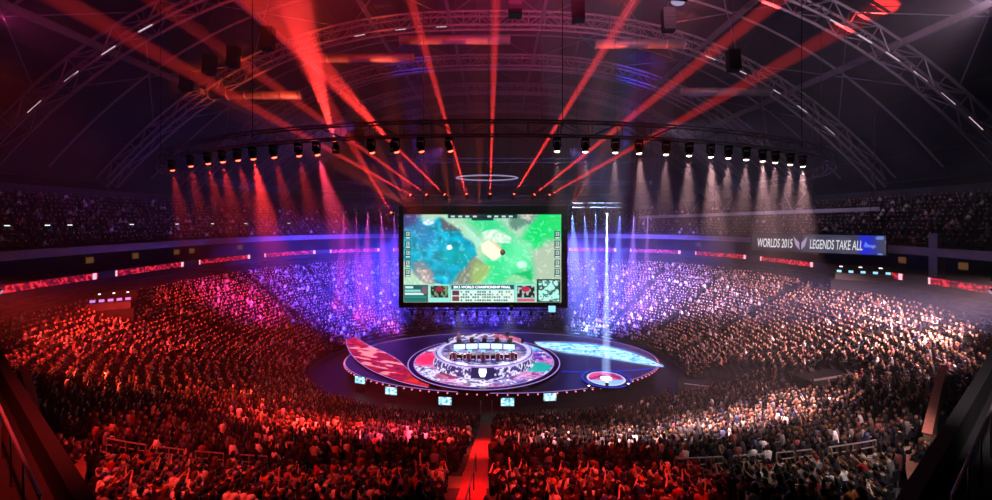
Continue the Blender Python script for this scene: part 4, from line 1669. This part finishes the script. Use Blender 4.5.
for s_ in (-1, 1):
    em.add([(sl * .40 + s_ * x, -.01, hgt * .5 + z) for x, z in ((.08, -.9), (.5, -.3), (.75, .9), (.35, .35), (.12, .1))] +
           [(sl * .40 + s_ * x, .03, hgt * .5 + z) for x, z in ((.08, -.9), (.5, -.3), (.75, .9), (.35, .35), (.12, .1))],
           [(0, 1, 2, 3, 4), (5, 9, 8, 7, 6)] + [(i, (i + 1) % 5, (i + 1) % 5 + 5, i + 5) for i in range(5)])
em.build('emblem', M['led_dim'], sg)
for x in (.1, .5, .9):
    MB().tube((sl * x, .2, hgt), (sl * x, .2, 34 - z0), .03).build('hanger', M['dsteel'], sg)

# right-hand upper ledge with V light rays built as pale tubes
la, lb = at(640, 216, 78), at(880, 207, 55)
lg = thing('upper_ledge', 'pale lit ledge of the technical gallery high on the right', 'ledge')
pa, pb = Vector((la.x, la.y, 0)), Vector((lb.x, lb.y, 0))
MB().wallpath([pa, pa.lerp(pb, .5), pb], [la.z - .5, (la.z + lb.z) / 2 - .5, lb.z - .5], [la.z, (la.z + lb.z) / 2, lb.z], 1.4).build('slab', M['white'], lg)  # white base stands in for downlight falling on the ledge
for k, u_ in enumerate((.27, .42, .71)):
    c = la.lerp(lb, u_)
    for s_ in (-1, 1):
        MB().tube((c.x, c.y, c.z), (c.x + s_ * 1.6 + .4, c.y, c.z + 2.6), .06).build('bracket', M['rail'], lg)
for k in range(6):
    c = la.lerp(lb, k / 5)
    MB().tube((c.x, c.y + .8, c.z), (c.x, c.y + .8, roof_z(c.x) - .5), .05).build('hanger', M['dsteel'], lg)

# pillar on the right beside the red glow
pc = at(937, 250, 45)
pi_ = thing('gallery_pillar', 'pale square pillar of the right gallery beside the red doorway', 'pillar', (pc.x, pc.y, 13.45))
MB().box((0, 0, 2.6), (.9, .9, 5.2)).build('shaft', M['fascia'], pi_)
MB().box((0, 0, .1), (1.3, 1.3, .2)).build('base', M['fascia'], pi_)
# gallery lamps
GL0 = None
gl_px = [(12, 47, 3.4), (42, 50, 3.4), (85, 55, 3.2), (127, 60, 3), (180, 66, 3), (214, 72, 3), (248, 78, 3), (288, 84, 3)]
for i, (px, D_, hh) in enumerate(gl_px):
    th = None
    # a lamp on a short post in the upper tier
    best = min(range(len(UTH)), key=lambda q: abs(px_of(*bowl_xy(1, UTH[q], 3.0)) - px) + (1000 if bowl_xy(1, UTH[q], 3)[0] > 0 else 0))
    x, y = bowl_xy(1, UTH[best], 3.0)
    lab = f'{["first", "second", "third", "fourth", "fifth", "sixth", "seventh", "eighth"][i]} small pale lamp from the left in the upper tier'
    if GL0 is None:
        GL0 = thing('tier_lamp', lab, 'lamp', (x, y, 17.6), 0, 'small lamps in the left upper tier')
        MB().tube((0, 0, -.3), (0, 0, 2.0), .03).build('post', M['dsteel'], GL0)
        MB().box((0, 0, 2.05), (.5, .2, .14)).build('hood', M['black'], GL0)
        MB().box((0, -.02, 1.94), (.42, .16, .08)).build('tube', M['lamp_small'], GL0)
    else:
        dup(GL0, (x, y, 17.6), 0, lab)
# suite lights: small amber/white windows in the gallery
SW0 = None
for i, px in enumerate((95, 100, 137, 172, 188, 240, 700, 812, 905, 960)):
    best = min(range(len(UTH)), key=lambda q: abs(px_of(*bowl_xy(1, UTH[q], 4.85)) - px))
    x, y = bowl_xy(1, UTH[best], 4.85)
    x2, y2 = bowl_xy(1, UTH[min(best + 1, len(UTH) - 1)], 4.85)
    rz = math.atan2(y2 - y, x2 - x)
    side = 'left' if px < 500 else 'right'
    n_ = [p for p in (95, 100, 137, 172, 188, 240, 700, 812, 905, 960) if (p < 500) == (px < 500)].index(px)
    lab = f'{["first", "second", "third", "fourth", "fifth", "sixth", "seventh", "eighth", "ninth", "tenth"][n_]} small lit gallery window from the left on the {side} side'
    if SW0 is None:
        SW0 = thing('gallery_window', lab, 'window', (x, y, 14.6), rz, 'lit gallery windows')
        MB().box((0, 0, .5), (1.1, .12, .9)).build('frame', M['dsteel'], SW0)
        MB().box((0, .0, .5), (.95, .2, .75)).build('pane', M['lamp_amber'], SW0)
    else:
        dup(SW0, (x, y, 14.6), rz, lab)


# commentary booths cut into the seats
def booth(name, label, px, py, D_, w, d_, bright, low):
    c = at(px, py, D_)
    r = thing(name, label, 'booth', (c.x, c.y, c.z), math.atan2(-c.x, c.y - 20) * .6)
    MB().box((0, .0, -low / 2), (w, d_, low)).build('box', M['void'], r)
    MB().box((0, d_ / 2 - .1, .8), (w, .15, 1.6)).build('back_wall', M['void'], r)
    MB().box((0, -d_ / 2 + .6, .72), (w * .85, .7, .06)).box((0, -d_ / 2 + .35, .36), (w * .85, .06, .72)).build('desk', M['black'], r)
    for k in range(5):
        MB().box((-w * .36 + k * w * .18, -d_ / 2 + .6, .98), (.42, .05, .26)).build('monitor', bright, r)
    for k in range(3):
        MB().box((-w * .3 + k * w * .3, d_ / 2 - .3, 1.4), (w * .05, .1, .10)).build('lamp', M['led_white'], r)
    return r


booth('camera_booth', 'black box booth with small lit desk among the left seats', 112, 308, 44, 3.8, 3.0, M['led_edge'], 3.6)
booth('commentary_booth', 'dark booth with bright blue-white lit desk on the right gallery', 862, 280, 49, 6.0, 2.6, M['led_cyan'], 1.2)
# equipment platform on the floor right of the stage
c = at(708, 397, 45.5)
eq = thing('floor_riser', 'low dark rectangular riser with pale line on the floor right of stage', 'riser', (c.x, c.y, .9), -.35)
MB().box((0, 0, .55), (6.2, 3.4, 1.1)).build('box', M['concrete'], eq)
MB().box((.2, -.3, 1.12), (5.2, .12, .04)).build('line', M['white'], eq)
# side vom boxes on the right block
c = at(822, 378, 37)
vb = thing('entry_box', 'dark flat-topped entry box among the right hand seats', 'entrance', (c.x, c.y, c.z), .3)
MB().box((0, 0, -.8), (5.0, 1.7, 2.2)).build('box', M['black'], vb)
MB().box((0, -.85, .36), (5.1, .12, .12)).build('edge', M['rail'], vb)

# ------------------------------------------------------------------ lamps and light
NL = [0]


def spot(loc, target, power, color, cone, blend=.5, radius=.12, name='spot'):
    L = bpy.data.lights.new(name, 'SPOT')
    L.energy = power
    L.color = color
    L.spot_size = math.radians(cone)
    L.spot_blend = blend
    L.shadow_soft_size = radius
    o = bpy.data.objects.new(name, L)
    COL.objects.link(o)
    o.location = loc
    d_ = Vector(target) - Vector(loc)
    o.rotation_euler = d_.to_track_quat('-Z', 'Y').to_euler()
    NL[0] += 1
    return o


def fixture(loc, target, label, group, lens, up=False, s=1.0, hang=None):
    """a moving-head lamp: base, yoke and a head turned to its target"""
    loc = Vector(loc)
    r = thing('moving_head', label, 'lamp', loc, 0, group)
    sg_ = -1 if up else 1
    MB().box((0, 0, sg_ * .42 * s), (.36 * s, .36 * s, .14 * s)).build('base', M['black'], r)
    d_ = (Vector(target) - loc).normalized()
    rm = d_.to_track_quat('Z', 'Y').to_matrix()
    y = MB()
    for k in (-1, 1):
        y.box((k * .20 * s, 0, sg_ * .18 * s), (.05 * s, .12 * s, .42 * s))
    y.box((0, 0, sg_ * .36 * s), (.44 * s, .12 * s, .06 * s))
    y.build('yoke', M['black'], r)
    h = MB()
    h.lathe([(0, -.28 * s), (.12 * s, -.28 * s), (.16 * s, -.1 * s), (.16 * s, .12 * s), (.19 * s, .22 * s), (.15 * s, .22 * s)], 12)
    h.v = [tuple(rm @ Vector(p)) for p in h.v]
    hd_ = h.build('head', M['black'], r)
    l_ = MB().lathe([(.15 * s, .215 * s), (.13 * s, .27 * s), (.07 * s, .30 * s), (0, .31 * s)], 12)
    l_.v = [tuple(rm @ Vector(p)) for p in l_.v]
    l_.build('lens', lens, hd_)
    if hang is not None:
        MB().tube((0, 0, sg_ * .48 * s), (0, 0, hang - loc.z), .03).build('hanger', M['dsteel'], r)
    return loc + d_ * .42 * s


RED = (1.0, .035, .03)
RED2 = (1.0, .05, .12)
MAG = (1.0, .05, .55)
BLUE = (.06, .05, 1.0)
BLUE2 = (.18, .30, 1.0)
VIO = (.45, .15, 1.0)
WARM = (1.0, .52, .55)
WHITE = (1.0, .80, .78)

# the red fan above the screen
fan = [((412, 201), (362, 168), 1.0), ((428, 201), (364, 150), 1.0), ((446, 200), (368, 120), 1.3), ((467, 199), (423, 42), 1.6), ((490, 199), (495, 36), 1.6),
       ((513, 199), (612, 36), 1.8), ((533, 200), (640, 110), 1.4), ((548, 201), (650, 138), 1.0)]
fl = ['leftmost', 'second from the left', 'third from the left', 'fourth from the left', 'fifth from the left', 'sixth from the left', 'seventh from the left', 'rightmost']
for i, (a_, b_, k) in enumerate(fan):
    p = at(*a_, 53.2)
    p.z = fanz + .35
    q = at(*b_, 50.0)
    e = fixture(p, q, f'{fl[i]} lamp with red beam on the truss above the big screen', 'red beam lamps above the screen', M['lamp_red'], True, 1.0)
    spot(e, q, 3.0e6 * k, RED, 3.4, .5, .1, 'red_beam')
# strong red beams from the upper left
for i, (a_, d1, b_, k, cone) in enumerate((((336, 146), 27, (300, 20), 1.0, 14), ((392, 214), 56, (338, 120), 1.4, 6), ((394, 145), 25, (330, 75), .7, 10))):
    p = at(*a_, d1)
    q = at(*b_, d1 + (3 if i != 1 else -8))
    e = fixture(p, q, ['red floodlight on the ring truss at upper left', 'lamp with thick red beam at the upper left screen corner', 'red uplight on the ring truss left of centre'][i], 'red uplights', M['lamp_red'], True)
    spot(e, q, 9e5 * k, RED, cone, .6, .1, 'red_beam')


def ring_theta(px):
    """near-arc angle of the ring truss seen at a pixel column"""
    best, bt = 1e9, 0
    for i in range(721):
        th = -PI + PI * i / 720
        p = ring_pt(th)
        if p.y > 41:
            continue
        e = abs(px_of(p.x, p.y) - px)
        if e < best:
            best, bt = e, th
    return bt


left_px = [(172, .35), (190, .3), (207, .35), (222, .6), (237, .35), (252, 2.6), (274, .35), (298, .4), (316, 2.0), (372, .2), (396, .4), (422, .12), (450, .12)]
right_px = [(556, .2), (586, .35), (616, .4), (640, 1.0), (665, .5), (690, 1.0), (710, 1.8), (729, .6), (746, .8), (762, 1.4), (776, .6), (790, 1.0), (803, 1.4)]
numw = ['first', 'second', 'third', 'fourth', 'fifth', 'sixth', 'seventh', 'eighth', 'ninth', 'tenth', 'eleventh', 'twelfth', 'thirteenth']
for i, (px, k) in enumerate(left_px):
    p = ring_pt(ring_theta(px))
    p = Vector((p.x, p.y, RZ - .95))
    q = Vector((p.x + 1.5 + .4 * i * (.5 if i % 2 else 1), p.y + 4, 2))
    e = fixture(p, q, f'{numw[i]} red downlight from the left on the ring truss', 'red downlights on the ring truss', M['lamp_red'])
    spot(e, q, 8e4 * k, RED if i != 8 else RED2, 24, .8, .1, 'red_downlight')
for i, (px, k) in enumerate(right_px):
    p = ring_pt(ring_theta(px))
    p = Vector((p.x, p.y, RZ - .95))
    q = Vector((p.x + (2.5 if i in (3, 6, 9, 12) else .5), p.y + 3, 2))
    e = fixture(p, q, f'{numw[i]} warm white downlight from the left on the right half of the ring truss', 'warm downlights on the ring truss', M['lamp_warm'])
    spot(e, q, 4.5e4 * k, WARM, 26, .8, .1, 'warm_downlight')

# floods on the crowd and podium, added for their light, mostly out of view
floods = [
    ((-12, 9, 25), (-11, 16, 10), 3.2, RED, 75, 'over the near left seats'), ((4, 9, 25), (2.5, 17, 9), 3.2, RED, 46, 'over the near centre seats'),
    ((-37, 27, 16), (-27, 39, 4), 6, RED, 62, 'beside the left block'), ((-25, 11, 16.8), (-41, 58, 5), 7, RED, 24, 'over the far left block'),
    ((-37, 26, 16), (-22, 37, 2), 12, (1, .06, .02), 26, 'over the left walkway'), ((-37, 28, 16), (-35, 52, 4), 6, (1, .04, .03), 50, 'low beside the left block'),
    ((-9, 58.5, 18), (-42, 60.5, 6), 7, MAG, 24, 'behind the screen, far left'),
    ((-8, 58.5, 18), (-29, 77, 6), 40, BLUE, 62, 'behind the screen, left'), ((-1, 58.5, 18), (-2, 88, 6), 26, BLUE, 70, 'behind the screen, middle'),
    ((7, 58.5, 18), (25, 80, 6), 34, (.13, .09, 1.0), 60, 'behind the screen, right'),
    ((23, 10, 16.8), (31, 72, 4), 18, (.55, .42, 1.0), 22, 'over the far right block'),
    ((37, 28, 16), (36, 53, 4), 9, WARM, 54, 'beside the right block'), ((25, 11, 16.8), (41, 58, 5), 7, WARM, 24, 'low beside the right block'), ((37, 27, 16), (27, 39, 4), 4, WARM, 62, 'over the right floor seats'),
    ((14, 9, 25), (16, 17, 9), 1.3, WHITE, 58, 'over the near right seats'),
    ((-22, 18.2, 17), (-15, 25, 8), 3, RED, 84, 'at the left end of the walkway'), ((22, 18.2, 17), (15, 25, 8), 2.2, WARM, 84, 'at the right end of the walkway'),
    ((AISLE_X, 10, 27), (AISLE_X, 16.5, 9.6), 10, (1, .012, .015), 8, 'above the red stairs'),
    ((-5, 53.5, 8.6), (-4, 52, 2.5), 30, (.9, .8, 1.0), 74, 'under the big screen, left'), ((2, 53.5, 8.6), (1, 52, 2.5), 30, (.9, .8, 1.0), 74, 'under the big screen, right'),
]
for (p, q, e_, c_, cone, nm) in floods:
    e_ = e_ * 4 * PI * (Vector(q) - Vector(p)).length_squared
    e = fixture(p, q, f'black floodlight hanging under the roof {nm}', 'floodlights under the roof', M['led_dim'], hang=(br_.z - .55 if p[1] == 53.5 else roof_z(p[0]) + .6))
    spot(e, q, e_, c_, cone, .9, .25, 'flood')

# stage up-beams
ups = [((607, 384), (607.5, 200), 1.5e5, (.45, .62, 1.0), 14), ((589, 388), (583, 320), 1.2e5, (.55, .65, 1.0), 9), ((628, 386), (636, 320), 9e4, (.55, .5, 1.0), 8)]
sdt = at(607, 205, p0[1] + .1)
tt = thing('side_truss', 'short hanging truss right of the big screen carrying the tall beam lamp', 'truss', sdt)
truss_parts(tt, [(x, 0, 0) for x in np.linspace(-4, 4, 16)], .5, .04, None, .02, M['alu'])
for x in (-3.5, 3.5):
    MB().tube((x, 0, .3), (x, 0, roof_z(sdt.x + x) - sdt.z), .025).build('hanger', M['dsteel'], tt)
e = fixture(sdt + Vector((0, 0, -.75)), (p0[0], p0[1], SZ), 'lamp of the tall white-blue beam, hanging right of the big screen', None, M['lamp_warm'])
spot(e, (p0[0], p0[1], SZ), 2.6e7, (.40, .58, 1.0), 4.0, .5, .08, 'tall_beam')
upn = ['at the foot of the tall white-blue beam', 'left of the small round platform', 'right of the small round platform']
for (a_, b_, e_, c_, cone), nm in zip(ups, upn):
    d1 = deck_pt(*a_, SZ + .4)
    p = Vector((d1[0], d1[1], SZ + .45))
    q = at(*b_, d1[1] + 1)
    e = fixture(p, q, f'floor lamp {nm}', 'beam lamps on the stage floor', M['lamp_warm'], True, .8)
    spot(e, q, e_, c_, cone, .5, .08, 'up_beam')
back = [(344, (.9, .05, .35)), (356, (.9, .05, .3)), (368, (.8, .08, .5)), (381, (.7, .08, .6)), (394, (.45, .1, .8)), (572, BLUE2), (584, BLUE2), (596, BLUE2), (620, (.15, .2, 1)), (634, (.4, .2, 1)), (648, (.55, .2, .9))]
RY = 72.0
for nm_, xa, xb in (('left', 336, 400), ('right', 566, 654)):
    c0, c1 = at(xa, 207, RY), at(xb, 207, RY)
    tt = thing('rear_truss', f'short hanging truss beyond the {nm_} edge of the big screen', 'truss', (c0 + c1) / 2, 0, 'rear trusses')
    hw = (c1.x - c0.x) / 2
    truss_parts(tt, [(x, 0, 0) for x in np.linspace(-hw, hw, 20)], .5, .04, None, .02, M['alu'])
    for x in (-hw + .5, hw - .5):
        MB().tube((x, 0, .3), (x, 0, roof_z((c0.x + c1.x) / 2 + x) - c0.z), .025).build('hanger', M['dsteel'], tt)
for i, (px, c_) in enumerate(back):
    p = at(px, 207, RY) - Vector((0, 0, .75))
    q = p + Vector((random.uniform(-1.5, 1.5), -1.0, -20))
    side = 'left' if px < 450 else 'right'
    n_ = i if px < 450 else i - 5
    e = fixture(p, q, f'{numw[n_]} coloured lamp from the left on the truss beyond the screen, {side} side', 'coloured lamps beyond the screen', M['led_dim'], False, .8)
    spot(e, q, (9e5, 1.1e6, 8e5)[i % 3] * (.4 if px < 450 else .8), c_, (12, 8, 16)[i % 3], .8, .1, 'rear_beam')

# added lamps washing the roof: red at left and centre, blue at two places, violet right
for (p, q, e_, c_, cone), nm in zip([((-14, 28, 40), (-22, 60, 47), 2.2e4, RED, 90), ((2, 28, 41), (2, 60, 51), 3.4e4, (1, .05, .22), 90), ((-34, 28, 34), (-42, 60, 40), 2e3, (.9, .05, .3), 90),
                                     ((16, 28, 41), (18, 60, 49), 2.0e4, (.85, .25, .42), 90), ((34, 28, 35), (40, 62, 42), 7e3, (.8, .5, .75), 90),
                                     ((-14, 72, 31.5), (-16, 78, 48), 1.5e4, BLUE, 30), ((22, 72, 31.5), (26, 76, 46), 3e4, BLUE, 34)],
                                    ['left', 'centre', 'far left', 'right', 'far right', 'far blue left', 'far blue right']):
    e = fixture(p, q, f'uplight washing the roof, {nm}', 'uplights washing the roof', M['led_dim'], True, hang=(roof_z(p[0]) + .6 if p[1] < 40 else None))
    spot(e, q, e_, c_, cone, 1.0, .2, 'roof_wash')
for k, (c_, lab_) in enumerate(DUCTS[:4]):  # red lamps added to tint the ducts
    for dx in (-4, 3.5):
        p = Vector((max(-11.5, min(9.8, c_.x * .7 + dx * .5)), 53.6, fanz - 1.0))
        q = c_ + Vector((dx, 0, 0))
        e = fixture(p, q, f'small red uplight {"left" if dx < 0 else "right"} of its pair, aimed at the {lab_}', 'red uplights aimed at the ducts', M['lamp_red'], True, .7)
        spot(e, q, 14 * 4 * PI * (q - e).length_squared, (1, .10, .025), 13, 1.0, .1, 'duct_wash')
# upper tier washes and added glow spot
for p, q, e_, c_ in (((-20, 60, 34), (-60, 60, 20), 1.2e4, (.25, .12, .9)), ((-10, 80, 34), (-40, 100, 18), 1.5e4, (.45, .08, .7)), ((14, 80, 34), (40, 96, 18), 1.5e4, (.35, .2, .9)),
                     ((24, 60, 34), (62, 62, 19), 8e3, (.7, .5, .9))):
    spot(p, q, e_, c_, 70, 1.0, .3, 'tier_wash')
dr = at(925, 246, 42)
spot((dr.x, dr.y, dr.z + .3), (dr.x - 1.2, dr.y + 2, dr.z - .6), 350, RED, 90, .5, .2, 'doorway_lamp')  # spot added before the fascia to make the red glow
print('lights', NL[0])

# haze in the whole hall
w = bpy.data.worlds.new('hall_haze')
SC.world = w
w.use_nodes = True
nt = w.node_tree
for n_ in list(nt.nodes):
    nt.nodes.remove(n_)
out = nt.nodes.new('ShaderNodeOutputWorld')
bg = nt.nodes.new('ShaderNodeBackground')
bg.inputs['Color'].default_value = (0, 0, 0, 1)
vs = nt.nodes.new('ShaderNodeVolumeScatter')
vs.inputs['Density'].default_value = .005
vs.inputs['Anisotropy'].default_value = .0
nt.links.new(bg.outputs[0], out.inputs['Surface'])
nt.links.new(vs.outputs[0], out.inputs['Volume'])
ge = nt.nodes.new('ShaderNodeNewGeometry')        # the smoke has risen: thick under the roof, thin over the seats
sx = nt.nodes.new('ShaderNodeSeparateXYZ')
mr = nt.nodes.new('ShaderNodeMapRange')
mr.interpolation_type = 'SMOOTHSTEP'
nt.links.new(ge.outputs['Position'], sx.inputs[0])
nt.links.new(sx.outputs['Z'], mr.inputs['Value'])
for n_, v_ in (('From Min', 15), ('From Max', 24), ('To Min', .0011), ('To Max', .006)):
    mr.inputs[n_].default_value = v_
vm = nt.nodes.new('ShaderNodeVectorMath')         # and stage smoke lies round the stage
vm.operation = 'SUBTRACT'
vm.inputs[1].default_value = (0, 72, 3)
vm2 = nt.nodes.new('ShaderNodeVectorMath')
vm2.operation = 'MULTIPLY'
vm2.inputs[1].default_value = (1 / 44, 1 / 19, 1 / 22)
vl = nt.nodes.new('ShaderNodeVectorMath')
vl.operation = 'LENGTH'
m2_ = nt.nodes.new('ShaderNodeMapRange')
m2_.interpolation_type = 'SMOOTHSTEP'
for n_, v_ in (('From Min', .5), ('From Max', 1.0), ('To Min', .010), ('To Max', 0)):
    m2_.inputs[n_].default_value = v_
ad = nt.nodes.new('ShaderNodeMath')
ad.operation = 'ADD'
nt.links.new(ge.outputs['Position'], vm.inputs[0])
nt.links.new(vm.outputs[0], vm2.inputs[0])
nt.links.new(vm2.outputs[0], vl.inputs[0])
nt.links.new(vl.outputs['Value'], m2_.inputs['Value'])
m3_ = nt.nodes.new('ShaderNodeMapRange')          # thinned at the near end so lamp cones there stay unseen
m3_.interpolation_type = 'SMOOTHSTEP'
for n_, v_ in (('From Min', 12), ('From Max', 26), ('To Min', .12), ('To Max', 1)):
    m3_.inputs[n_].default_value = v_
mu = nt.nodes.new('ShaderNodeMath')
mu.operation = 'MULTIPLY'
nt.links.new(sx.outputs['Y'], m3_.inputs['Value'])
nt.links.new(mr.outputs[0], mu.inputs[0])
nt.links.new(m3_.outputs[0], mu.inputs[1])
nt.links.new(mu.outputs[0], ad.inputs[0])
nt.links.new(m2_.outputs[0], ad.inputs[1])
nt.links.new(ad.outputs[0], vs.inputs['Density'])
w.cycles.volume_step_size = 3
SC.cycles.volume_max_steps = 64

# ------------------------------------------------------------------ camera and render look
cam = bpy.data.cameras.new('camera')
cam.sensor_width = 36
cam.lens = 36 * F / 992
cam.shift_y = -(250 - PY) / 992
cam.clip_end = 400
co = bpy.data.objects.new('camera', cam)
COL.objects.link(co)
co.location = (0, 0, CZ)
co.rotation_euler = (PI / 2, 0, 0)
SC.camera = co
SC.view_settings.view_transform = 'Standard'
SC.view_settings.look = 'None'
SC.view_settings.gamma = 1
SC.view_settings.exposure = 0
SC.cycles.max_bounces = 3
SC.cycles.diffuse_bounces = 1
SC.cycles.glossy_bounces = 1
SC.cycles.transmission_bounces = 0
SC.cycles.volume_bounces = 0
SC.cycles.use_denoising = True
SC.cycles.sample_clamp_indirect = 4
SC.cycles.use_light_tree = True
SC.cycles.light_sampling_threshold = .002
